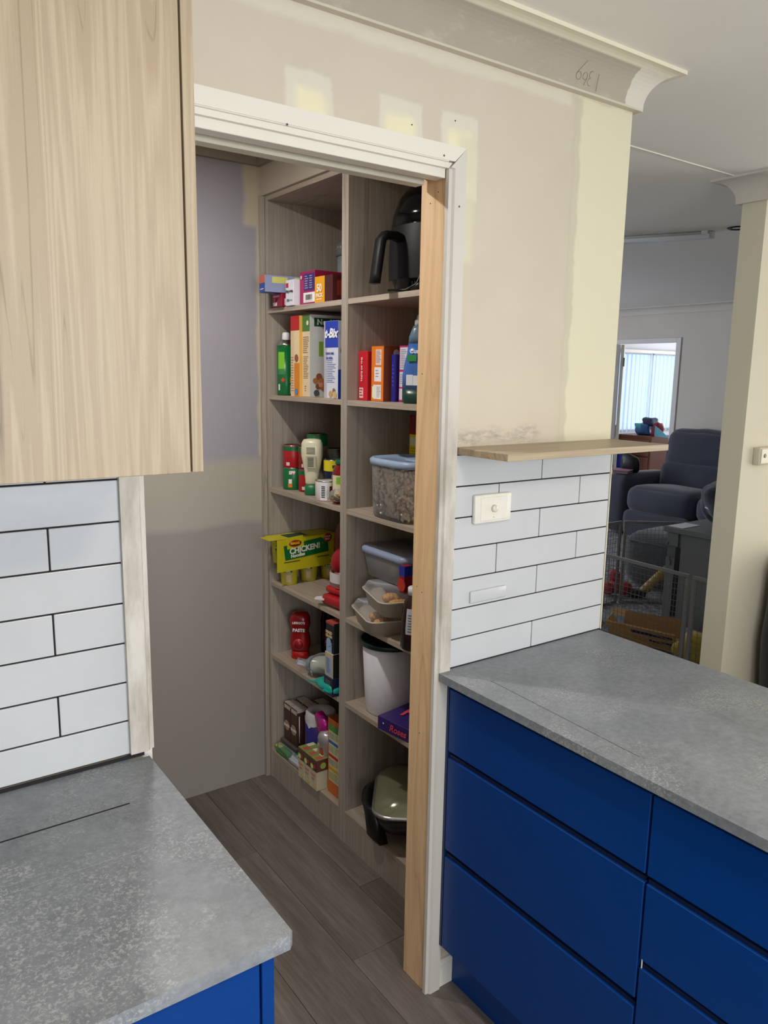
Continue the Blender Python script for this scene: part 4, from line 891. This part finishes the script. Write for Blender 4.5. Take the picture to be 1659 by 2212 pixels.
carton('chocolate_box', 'purple chocolate box with pink script, in front of the white canister', (.150, .231, Z1), (.21, .225, .043), '#34206e', R(8.6),
       discs=[('F', .12, .62, .003, '#e8e4f4'), ('F', .95, .5, .003, '#e8e4f4'), ('F', .80, .3, .004, '#8a80b8'), ('F', .76, .55, .003, '#d85878'), ('T', .7, .8, .003, '#e8e4f4'), ('T', .6, .45, .003, '#d85878')],
       texts=[('F', 'Roses', .40, .5, .030, '#e04c5c', 0, .0007, .25), ('T', 'Roses', .55, .45, .085, '#e8505c', R(-65), .0014, .25), ('T', 'chocolates', .2, .3, .018, '#a890c8', R(-65), .0002, 0)], cat='chocolate box')

# ------------------------------------------------------------------ bottom shelf
gb = thing('packet', 'green and yellow packet lying flat in the far corner of the bottom shelf', 'packet', (.138, 1.10, Z0), R(0))
m = MB(); m.use(plain('#3c8a34', .35)); m.soft(.05, .05, .012, .01, 6, .002, .004, 30, 9, T(.05, .05, .013)); m.use(plain('#c8d070', .4)); m.soft(.012, .02, .006, .005, 4, 0, 0, 3, 0, T(.016, .085, .021)); m.build('wrapper', None, gb)
carton('box', 'small white box with a green edge lying in front of the brown drink cartons', (.165, 1.012, Z0), (.06, .072, .028), '#d0d6dc', R(0), prints=[('F', 0, .85, 1, 1, '#2a7a50'), ('T', 0, .8, 1, 1, '#2a7a50')], lines=[('T', .2, .2, .8, .7, 3, '#8a9098')])
sbg = thing('plastic_bag', 'clear crumpled plastic bag along the front of the bottom shelf', 'bag', (.150, 1.055, Z0+.026), R(0))
m = MB(); m.soft(.013, .13, .016, .014, 10, .003, .010, 18, 12); m.build('film', M_film, sbg)
ut = thing('box', 'low plain grey tray under the brown drink cartons', 'box', (.17, 1.085, Z0+.028), 0)
m = MB(); m.box(0, .27, 0, .125, 0, .016, .002); m.build('tray_body', plain('#5a544e', .6), ut)
def choc(label, x, y):
    t = carton('drink_carton', label, (x, y, Z0+.0445), (.040, .052, .155), '#4b2c22', R(0), prints=[('F', .06, .86, .94, .96, '#c8b8ac'), ('T', 0, 0, 1, 1, '#b8aca4'), ('N', 0, .93, 1, 1, '#c0b4ac')], discs=[('F', .5, .42, .021, '#a88c70')],
               texts=[('F', 'Breaka', .5, .42, .0165, '#f0e8e0', R(6), .0005, 0)], cat='drink carton', group='brown chocolate drink cartons on the bottom shelf')
    m = MB(); m.tube([(.008, -.003, .02), (.008, -.003, .13)], .002, 6); m.build('straw', plain('#d8e0ec', .3), t)
choc('front brown drink carton with a round badge, bottom shelf', .182, 1.092)
choc('brown drink carton at the far end beside the side panel', .182, 1.148)
choc('brown drink carton in the second row behind the front one', .235, 1.092)
choc('brown drink carton in the second row at the far end', .235, 1.148)
choc('brown drink carton in the third row behind the paper roll', .288, 1.092)
pr = thing('paper_roll', 'purple wrapped kitchen paper roll torn open at the top, bottom shelf', 'paper roll', (.240, 1.010, Z0))
m = MB(); m.lathe([(.058, 0), (.060, .004), (.060, .196)], 32, None, True, True); m.build('wrapper', plain('#2a2078', .35), pr)
m = MB(); m.lathe([(.0602, .178), (.061, .19), (.058, .216), (.052, .222), (.024, .212), (.021, .16), (0, .16)], 32, None, True, False); m.build('paper', plain('#c8c4c8', .8), pr)
m = MB()
rings = []
for k in range(33):
    a = 2*PI*k/32; zz = .178+.010*math.sin(a*5)+.006*math.sin(a*11); rings.append([((.0608)*math.cos(a), .0608*math.sin(a), zz), ((.0614)*math.cos(a), .0614*math.sin(a), zz+.02)])
b = bmesh.new(); vs = [[b.verts.new(p) for p in r_] for r_ in rings]
for k in range(32): b.faces.new([vs[k][0], vs[k+1][0], vs[k+1][1], vs[k][1]])
m.join(b, None, True); m.use(None) if False else None; m.build('torn_edge', plain('#dcd8dc', .6), pr)
m = MB(); m.use(plain('#5a80c8', .4)); m.lathe([(.0606, .01), (.0606, .05)], 14, None, True, False, 1, 1, R(210), R(248)); m.use(plain('#b8c0e0', .4)); m.lathe([(.0608, .060), (.0608, .063)], 14, None, True, False, 1, 1, R(205), R(240)); m.lathe([(.0608, .068), (.0608, .071)], 14, None, True, False, 1, 1, R(205), R(240)); m.build('printed_band', None, pr)
lettering([('NO', .022, cyl_map(.061, R(228), .028), WH, .001)], pr)
sv = thing('snack_bag', 'silver and magenta foil snack bag between the paper roll and orange box', 'bag', (.212, .880, Z0+.150), R(-20), None, (R(0), R(-12)))
m = MB(); m.use(plain('#b8b4b8', .22, .5)); m.soft(.045, .055, .075, .03, 10, .004, .022, 16, 21); m.build('foil', None, sv)
m = MB(); m.soft(.018, .05, .036, .015, 9, .002, .022, 20, 25, T(-.018, .012, .078)); m.build('magenta_top', plain('#b0127c', .3), sv)
m = MB(); m.soft(.006, .012, .016, .006, 6, 0, .004, 30, 2, T(-.047, -.02, -.012)); m.build('printed_badge', plain('#a04418', .4), sv)
oc = carton('box', 'tall orange box with coloured bands, bottom shelf against the divider', (.160, .748, Z0), (.12, .076, .288), '#d0681c', R(0),
       prints=[('F', .08, .17, 1, .93, '#cfcb9c'), ('N', 0, .1, 1, .95, '#d4cc98'), ('T', 0, 0, 1, 1, '#8e4210'), ('F', .08, .84, .9, .93, '#4c8a3c'), ('F', .08, .67, .9, .71, '#1c62b0'), ('F', .08, .49, .9, .53, '#c42430'), ('F', .08, .32, .9, .36, '#d8a020'), ('F', .14, .74, .55, .82, '#a8a890'), ('F', .14, .56, .55, .65, '#b0ae90'), ('F', .14, .39, .55, .47, '#a8a890'), ('F', .14, .2, .5, .3, '#b0b478')],
       lines=[('F', .6, .74, .95, .82, 4, '#8a8868'), ('F', .6, .56, .95, .65, 4, '#8a8868'), ('F', .6, .39, .95, .47, 4, '#8a8868'), ('F', .55, .2, .95, .3, 5, '#8a8868')])
def juice(label, x, y, z, txt):
    t = carton('juice_carton', label, (x, y, z), (.066, .044, .118), '#cdc4a8', 0, prints=[('F', 0, .62, 1, 1, '#5a4030'), ('N', 0, .62, 1, 1, '#6a3a34'), ('T', 0, 0, 1, 1, '#8c9a4c'), ('T', .1, .1, .5, .6, '#c05a58'), ('T', .5, .5, .95, .95, '#dfe0c4')],
               discs=[('F', .3, .74, .012, '#9ab43c'), ('F', .3, .74, .008, '#d8e090'), ('F', .75, .78, .009, '#b02838'), ('N', .4, .8, .012, '#a8b850'), ('F', .7, .1, .007, '#e0c040')],
               texts=[('F', txt, .5, .50, .0095, '#d8602c', 0, .0003, 0), ('F', 'Juice', .5, .36, .0095, '#d8602c', 0, .0003, 0)], cat='juice carton', group='fruit juice cartons lying stacked on the bottom shelf')
    return t
for i, (y, tx) in enumerate(((.932, 'Tropical'), (.886, 'Tropical'), (.840, 'Tropical'))):
    juice(['juice carton in front row at the far end of the juice pack', 'juice carton in the middle of the front row', 'juice carton in the front row beside the orange box'][i], .122, y, Z0, tx)

fp = thing('electric_frypan', 'black electric frypan with a square lid, bottom shelf of the near bay', 'frypan', (.285, .435, Z0), R(-38))
H = .150
m = MB(); m.loft([rrect(0, 0, .115, .115, .05, .062), rrect(0, 0, .13, .13, .055, .066), rrect(0, 0, .145, .145, .058, .10), rrect(0, 0, .150, .150, .060, .128), rrect(0, 0, .155, .155, .060, .130)], None, True, True, True); m.build('pan', plain('#141416', .3), fp)
m = MB(); m.loft([rrect(0, 0, .155, .155, .060, .130), rrect(0, 0, .159, .159, .062, .132), rrect(0, 0, .159, .159, .062, .138), rrect(0, 0, .152, .152, .060, .141)], None, True, False, False); m.build('steel_rim', M_steel, fp)
m = MB(); m.loft([rrect(0, 0, .152, .152, .060, .140), rrect(0, 0, .143, .143, .059, .156), rrect(0, 0, .118, .118, .052, .176), rrect(0, 0, .07, .07, .035, .190), rrect(0, 0, .02, .02, .01, .193)], None, True, False, True); m.build('lid', plain('#84866a', .16, .3), fp)
m = MB(); m.lathe([(.013, .190), (.011, .205), (.022, .212), (.022, .222), (0, .225)], 20); m.build('lid_knob', M_black, fp)
for a in (PI, 0):
    m = MB(); rings = []
    for k in range(13):
        u = k/12*2-1; y = u*.095; xo = .160+.038*(1-abs(u)**3); zt = .128; zb = .002 if abs(u) > .62 else .055
        rings.append([(-xo+.03, y, zt), (-xo, y, zt-.004), (-xo+.012, y, zb+.02), (-xo+.03, y, zb), (-xo+.055, y, zb+.01)])
    m.loft(rings, Matrix.Rotation(a, 4, 'Z')); m.build('handle', M_black, fp)

# ------------------------------------------------------------------ lounge beyond
def mesh_panel(label, a, b, h=.61, grp='wire playpen panels in the lounge'):
    a, b = Vector(a), Vector(b); L = (b-a).length; ang = math.atan2(b.y-a.y, b.x-a.x)
    t = thing('playpen_panel', label, 'playpen', (a.x, a.y, .004), ang, grp); q = .010
    m = MB()
    for z0, z1 in ((0, q*2), (h-q*2, h)):
        m = MB(); m.box(0, L, -q*.7, q*.7, z0, z1, .002); m.build('frame_rail', M_pen, t)
    for x in (q, L-q):
        m = MB(); m.box(x-q, x+q, -q*.7, q*.7, q*2+.0005, h-q*2-.0005); m.build('frame_post', M_pen, t)
    m = MB(); n = int(L/.027)
    for i in range(1, n): m.box(L*i/n-.001, L*i/n+.001, -.001, .001, q, h-q)
    n = int(h/.032)
    for i in range(1, n): m.box(q, L-q, -.001, .001, h*i/n-.001, h*i/n+.001)
    tag(m.build('wire_mesh', plain('#5f5d5c', .4, .3), t), kind='stuff')
M_pen = plain('#7d7b78', .35, .3)
mesh_panel('nearest playpen panel behind the stone bench', (2.382, .862), (2.40, 1.47))
mesh_panel('playpen panel beside the yellow soft toy', (2.35, .25), (2.381, .842))
mesh_panel('playpen panel running back behind the tiled wall', (2.405, 1.49), (2.71, 2.01))
mesh_panel('far playpen panel in front of the armchair', (2.725, 2.03), (3.335, 2.032))
mesh_panel('far playpen panel ending behind the grey cabinet', (3.35, 2.02), (3.84, 1.655))

GC = thing('toy_cabinet', 'low grey painted cabinet inside the playpen', 'cabinet', (3.28, 1.04, .004))
M_gp = plain('#6c6e6e', .5)
m = MB(); m.box(.012, .46, 0, .578, .0, .612); m.build('body', plain('#5e6060', .6), GC)
m = MB(); m.box(-.02, .48, -.01, .598, .6125, .648, .003); m.build('top', M_gp, GC)
m = MB(); m.box(0, .0115, .51, .577, 0, .44, .001); m.build('door', M_gp, GC)
m = MB(); m.box(-.001, .0115, .495, .577, .52, .610, .001); m.box(-.014, 0, .565, .575, .525, .545); m.build('drawer', M_gp, GC)
m = MB(); m.box(0, .0115, 0, .472, .0, .610, .001); m.build('side_panel', M_gp, GC)
m = MB(); m.box(-.0005, .010, .474, .508, .05, .515); m.build('dark_gap', M_black, GC)
m = MB(); m.tube([(-.004, .545, .45), (-.012, .54, .43), (-.006, .53, .41), (-.01, .535, .39)], .003, 6); m.build('hook', M_black, GC)
pp_ = MB(); pp_.box(3.28, 3.48, 1.51, 1.62, .6526, .6546); tag(pp_.build('paper_sheet', plain('#e4e4ee', .7)), 'white paper sheet on the corner of the grey cabinet', 'paper')
nb2 = thing('bag', 'navy blue bag with white stripes on the grey cabinet', 'bag', (3.52, 1.30, .652))
m = MB(); m.soft(.20, .17, .14, .12, 10, .02, .05, 8, 31, T(0, 0, .185)); m.build('bag_body', m_fabric('navy_nylon', '#0c1626', '#141f36'), nb2)
m = MB(); m.tube([(-.175, .10, .18), (-.185, .06, .17), (-.19, .03, .175)], .006, 6); m.tube([(-.18, .10, .155), (-.19, .06, .145), (-.195, .03, .15)], .005, 6); m.tube([(-.12, .0, .30), (-.14, -.04, .26), (-.16, -.06, .22)], .006, 6); m.build('stripe', plain('#b8c0c8', .5), nb2)
pf = thing('pouf', 'dark charcoal padded footstool behind the far playpen panel', 'footstool', (4.14, 2.09, .004))
m = MB(); m.soft(.31, .31, .215, .11, 9, .012, .008, 5, 3, T(0, 0, .215)); m.build('padding', M_pouf, pf)
m = MB(); m.tube([rr_ for rr_ in [Vector(q) for q in rrect(0, 0, .305, .305, .10, .36)]+[Vector(rrect(0, 0, .305, .305, .10, .36)[0])]], .008, 6); m.build('piping', M_pouf, pf)
oy = thing('toy', 'small orange brown toy on the footstool', 'toy', (3.98, 1.92, .435))
m = MB(); m.soft(.035, .03, .03, .02, 5, 0, .02, 25, 4, T(0, 0, .02)); m.build('toy_body', plain('#a8643c', .7), oy)

# sofa against the far wall
SF = thing('sofa', 'dark navy recliner sofa against the lounge wall', 'sofa', (5.35, 3.55, .004))
def sp(n, hx, hy, hz, r, x, y, z, ry=0, puff=.02, wr=.012, ws=4, seed=0, rx=0):
    m = MB(); m.soft(hx, hy, hz, r, 11, puff, wr, ws, seed, T(x, y, z, 0, rx, ry)); return m.build(n, M_sofa, SF)
sp('armrest', .40, .13, .30, .07, .42, .14, .33, 0, .01, .008, 4, 1)
sp('armrest', .40, .13, .30, .07, .42, -1.72, .33, 0, .01, .008, 4, 2)
for k, y in enumerate((-.40, -1.19)):
    sp('seat_cushion', .36, .385, .14, .10, .33, y, .385, R(4), .03, .016, 4, 3+k)
    sp('footrest', .05, .37, .13, .05, -.005, y, .165, 0, .012, .012, 5, 5+k)
    sp('lumbar_cushion', .12, .385, .17, .09, .63, y, .60, R(10), .02, .016, 5, 7+k)
    sp('back_cushion', .12, .395, .24, .10, .72, y, .845, R(10), .03, .018, 4, 9+k)
m = MB(); m.box(.1, .85, -1.6, .02, .03, .30); m.build('base', M_sofa, SF)

# things on and around the sofa
bx = thing('box', 'open pink and grey box on the sofa armrest', 'box', (5.42, 3.58, .642), R(20))
m = MB(); m.use(plain('#7a6a6c', .7)); m.box(0, .2, 0, .16, 0, .03, .002); m.use(plain('#a87c8c', .7)); m.box(-.01, .21, -.01, .17, .031, .035); m.build('box_body', None, bx)
bk = thing('toy', 'black and green toy pouch leaning on the armrest by the sofa back', 'toy', (5.60, 3.70, .735), R(10))
m = MB(); m.use(plain('#16181a', .5)); m.soft(.05, .09, .09, .04, 6, .01, .03, 9, 3); m.use(plain('#4a7a50', .5)); m.soft(.02, .05, .04, .02, 5, 0, .02, 12, 4, T(-.04, .0, .02)); m.build('pouch', None, bk)
# bedroom: chest, toys, door, blinds
ch = thing('chest_of_drawers', 'reddish brown wooden drawers beyond the lounge doorway', 'drawers', (6.75, 4.28, .002))
m = MB(); m.box(0, .45, 0, .50, 0, .93, .004); m.build('body', plain('#7c4a36', .5), ch)
for k in range(4):
    m = MB(); m.box(-.015, 0, .02, .48, .06+k*.21, .25+k*.21, .003); D = m.build('drawer', plain('#8a5640', .45), ch)
    m = MB(); m.lathe([(.012, 0), (.010, .02), (0, .02)], 10, T(-.016, .25, .155+k*.21, 0, 0, -PI/2)); m.build('knob', plain('#4a2c20', .4), D)
def blob(label, loc, col, s, seed, cat='toy', extra=None, grp=None):
    t = thing('toy', label, cat, loc, 0, grp); m = MB(); m.use(plain(col, .4)); m.soft(*s, min(s)*.6, 7, 0, .03, 14, seed, T(0, 0, s[2])); 
    if extra:
        for c_, q, ss in extra: m.use(plain(c_, .4)); m.soft(*ss, min(ss)*.6, 5, 0, .02, 16, seed+3, T(*q))
    m.build('toy_body', None, t)
blob('turquoise and blue toy bundle on the brown drawers', (6.93, 4.50, .934), '#2a5a9a', (.10, .10, .07), 3, extra=[('#48b8d0', (-.05, .05, .10), (.05, .05, .04)), ('#c8e0f0', (-.06, .02, .06), (.03, .04, .02)), ('#1c2c5a', (.0, -.06, .16), (.08, .07, .05))])
blob('dark red toy beside the turquoise bundle', (6.90, 4.31, .934), '#8c1c2c', (.06, .045, .08), 5)
fg = thing('flag', 'pale blue triangular toy flag beside the red toy', 'flag', (6.82, 4.31, .931), R(0))
m = MB(); m.prism([(-.02, .13), (-.22, .0), (-.02, .0)], -.004, .004, 'x', T(0, 0, 0)); m.build('cloth', plain('#6cb8d0', .6), fg)
for k, (y, c_) in enumerate(((3.90, '#2a3ab0'), (3.98, '#3450a8'))):
    pass
blob('blue toy heap beside the sofa armrest at the doorway', (6.55, 4.52, .55), '#2c48c0', (.07, .06, .14), 8)
bs = thing('side_table', 'small white table holding the blue toy heap and the white lamp', 'table', (6.55, 4.58, .002))
m = MB(); m.box(-.14, .14, -.14, .17, .52, .545, .004); m.build('table_top', M_pl, bs)
for a in (-.12, .12):
    for b_ in (-.12, .15):
        m = MB(); m.box(a-.012, a+.012, b_-.012, b_+.012, 0, .52); m.build('leg', M_pl, bs)
lp = thing('lamp', 'small white globe lamp with a black neck at the doorway', 'lamp', (6.56, 4.68, .5465))
m = MB(); m.lathe([(.06, 0), (.06, .012), (.014, .02), (.014, .36)], 20); m.build('black_stem', M_black, lp)
m = MB(); m.lathe([(.02, .36), (.045, .39), (.055, .44), (.045, .49), (.0, .51)], 20); m.build('globe', plain('#f4f4f6', .4), lp)
DR = MB(); DR.box(.0, .80, -.018, .018, .01, 2.0, .002); Dr = tag(DR.build('door_2', M_white, None, (6.41, 4.52, 0)), kind='structure'); Dr.rotation_euler = (0, 0, R(37))
for z in (1.80, .25):
    m = MB(); m.box(-.012, .004, -.03, -.010, z-.05, z+.05); m.build('hinge', plain('#8a8a88', .3, 1), Dr)
m = MB(); m.box(FX-.015, FX, 3.665, 3.722, 0, 2.055, .004); m.box(FX-.015, FX, 3.72, 4.62, 2.0, 2.055, .004); m.box(FX-.015, FX, 4.56, 4.62, 0, 2.0, .004)
m.box(FX-.014, FX+.115, 3.70, 3.725, 0, 2.0, .003); m.box(FX-.014, FX+.115, 4.545, 4.56, 0, 2.0, .003); tag(m.build('trim_8', m_paint('lounge_architrave', '#d8d6d4', '#e2e0de')), kind='structure')
# bedroom window with vertical blinds
wn = MB(); 
for x0, x1, z0, z1 in ((7.72, 7.77, .84, 2.0), (9.25, 9.3, .84, 2.0), (8.48, 8.53, .84, 2.0), (7.72, 9.3, .84, .89), (7.72, 9.3, 1.95, 2.0)): wn.box(x0, x1, 5.62, 5.66, z0, z1)
WN = tag(wn.build('window_1', M_white), kind='structure')
for x0, x1 in ((7.77, 8.48), (8.53, 9.25)):
    m = MB(); m.box(x0, x1, 5.638, 5.642, .89, 1.95); m.build('pane', M_glass, WN)
VB = thing('vertical_blinds', 'pale vertical blinds hanging in the bright window beyond the lounge doorway', 'blinds', (7.75, 5.56, .86))
m = MB(); m.box(-.05, 1.55, -.025, .025, 1.105, 1.15, .003); m.build('head_rail', M_white, VB)
nbld = NT('blind_fabric'); nbld.base('#c8ccdc'); nbld.set(Roughness=.8); tr = nbld.n('ShaderNodeBsdfTranslucent'); tr.inputs[0].default_value = (.78, .84, .95, 1); mx = nbld.n('ShaderNodeMixShader'); mx.inputs[0].default_value = .45; nbld.link(nbld.b.outputs[0], mx.inputs[1]); nbld.link(tr.outputs[0], mx.inputs[2]); nbld.link(mx.outputs[0], nbld.out.inputs[0])
for k in range(17):
    x = .02+k*.092; m = MB(); m.box(-.045, .045, -.0008, .0008, 0, 1.10, 0, 1, False, T(x, 0, 0, R(28+rnd.uniform(-8, 8)))); m.build('slat', nbld.m, VB)
ww = MB(); 
for x0, x1, z0, z1 in ((2.2, 2.25, .85, 2.15), (4.55, 4.6, .85, 2.15), (3.37, 3.43, .85, 2.15), (2.2, 4.6, .85, .9), (2.2, 4.6, 2.1, 2.15)): ww.box(x0, x1, 6.02, 6.07, z0, z1)
struct(ww, 'added_window_2', M_white)  # frame of the added, unseen lounge window
ww = MB()
for x0, x1, z0, z1 in ((-2.1, -2.05, .95, 2.15), (.45, .5, .95, 2.15), (-.83, -.78, .95, 2.15), (-2.1, .5, .95, 1.0), (-2.1, .5, 2.1, 2.15)): ww.box(x0, x1, -3.38, -3.33, z0, z1)
struct(ww, 'window_3', M_white)

# floor clutter in the playpen
def fly(label, loc, pieces, cat='toy', name='toy', rz=0, part='toy_body'):
    t = thing(name, label, cat, loc, rz); m = MB()
    for c_, q, s_, sd in pieces: m.use(plain(c_, .6)); m.soft(*s_, min(s_)*.8, 6, 0, .01, 14, sd, T(*q))
    m.build(part, None, t); return t
fly('red flower shaped toy lying behind the playpen wire', (3.50, 2.17, .006), [('#b01428', (0, 0, .06), (.04, .04, .05), 1), ('#b8182c', (.05, .05, .10), (.04, .04, .04), 2), ('#a81226', (-.05, .03, .05), (.045, .04, .045), 3), ('#b8182c', (.0, .02, .15), (.035, .035, .04), 4), ('#a01024', (.05, -.05, .05), (.045, .04, .045), 5)])
ty = thing('toy', 'long yellow toy with a green tip leaning on the footstool', 'toy', (3.70, 1.98, .006), R(-30), None, (0, R(0)))
m = MB(); m.use(plain('#a8883c', .6)); m.tube([(-.10, 0, .03), (-.05, 0, .07), (.02, 0, .14), (.09, 0, .22)], [.028, .036, .036, .026], 12); m.use(plain('#5a7a30', .6)); m.tube([(.09, 0, .22), (.115, 0, .25)], [.027, .012], 12); m.use(plain('#2a2c30', .6)); m.soft(.06, .04, .03, .02, 4, 0, .01, 12, 2, T(-.13, 0, .031)); m.build('toy_body', None, ty)
ma = MB(); ma.prism([(2.85, 1.30), (3.24, 1.12), (3.26, 1.60), (3.22, 1.86), (2.98, 1.90), (2.84, 1.72)], .0045, .014); tag(ma.build('play_mat', m_fabric('blue_grey_mat', '#4a566a', '#5c687c')), 'blue grey mat on the floor inside the playpen', 'mat')
cb = thing('cardboard', 'torn brown cardboard box with navy stripes inside the playpen', 'cardboard', (2.86, 1.40, .016), R(15))
M_cb = plain('#a8824c', .8); M_cb2 = plain('#8a6436', .8)
m = MB(); m.box(-.16, .10, -.20, .22, 0, .006); m.build('base_sheet', M_cb, cb)
m = MB(); m.box(-.006, .006, -.22, .20, 0, .13, 0, 1, False, T(-.14, 0, .005, 0, 0, R(-28))); m.build('front_flap', M_cb, cb)
m = MB(); m.box(-.006, .006, -.18, .18, 0, .12, 0, 1, False, T(.08, .02, .005, .15, 0, R(30))); m.build('rear_flap', M_cb2, cb)
m = MB(); m.box(-.12, .08, -.005, .005, 0, .10, 0, 1, False, T(0, .21, .005, .2, R(-35), 0)); m.build('side_flap', M_cb, cb)
m = MB(); m.box(-.0075, -.006, -.20, .05, .085, .105, 0, 1, False, T(-.14, 0, .005, 0, 0, R(-28))); m.box(-.0075, -.006, -.20, -.06, .04, .055, 0, 1, False, T(-.14, 0, .005, 0, 0, R(-28))); m.build('navy_stripe', plain('#1c1644', .5), cb)
for k, (x, y, rz, s_) in enumerate(((2.66, 1.76, .3, .10), (2.86, 1.88, 1.1, .09), (2.54, 1.50, 2.0, .09), (3.04, 1.76, .7, .08))):
    t = thing('cardboard', ['torn cardboard scrap nearest the tiled wall end', 'torn cardboard scrap furthest left in the playpen', 'torn cardboard scrap against the near playpen panel', 'torn cardboard scrap on the blue grey mat'][k], 'cardboard', (x, y, .016), rz)
    m = MB(); m.prism([(-s_, -s_*.6), (s_*.8, -s_*.8), (s_, s_*.3), (s_*.2, s_*.9), (-s_*.7, s_*.5)], 0, .004, 'z', T(0, 0, .006+.01*k, 0, R(6), R(-4))); m.build('sheet', M_cb if k % 2 else plain('#b08a5a', .8), t)
yp = thing('soft_toy', 'yellow plush toy on the floor beside the cream wall end', 'toy', (2.72, 1.00, .004))
m = MB(); m.soft(.085, .085, .10, .08, 9, 0, .02, 12, 5, T(0, 0, .10)); m.soft(.05, .05, .05, .05, 7, 0, .01, 12, 6, T(-.02, .08, .07)); m.build('plush_body', m_fabric('yellow_plush', '#8e7a20', '#a89434', 150), yp)
bg = thing('bag', 'dark blur shaped as a black bag against the cream dining wall at the right edge of the photo', 'bag', (2.17, .175, 0.001))  # unclear dark blur by the wall, given the form of a bag
m = MB(); m.soft(.16, .10, .44, .07, 10, .01, .03, 5, 41, T(0, 0, .452)); m.build('bag_body', m_fabric('black_canvas', '#101214', '#1a1c1e'), bg)
m = MB(); m.tube([(-.13, -.06, .60), (-.17, -.08, .62), (-.20, -.07, .60), (-.21, -.06, .56)], .004, 6); m.build('strap', M_black, bg)
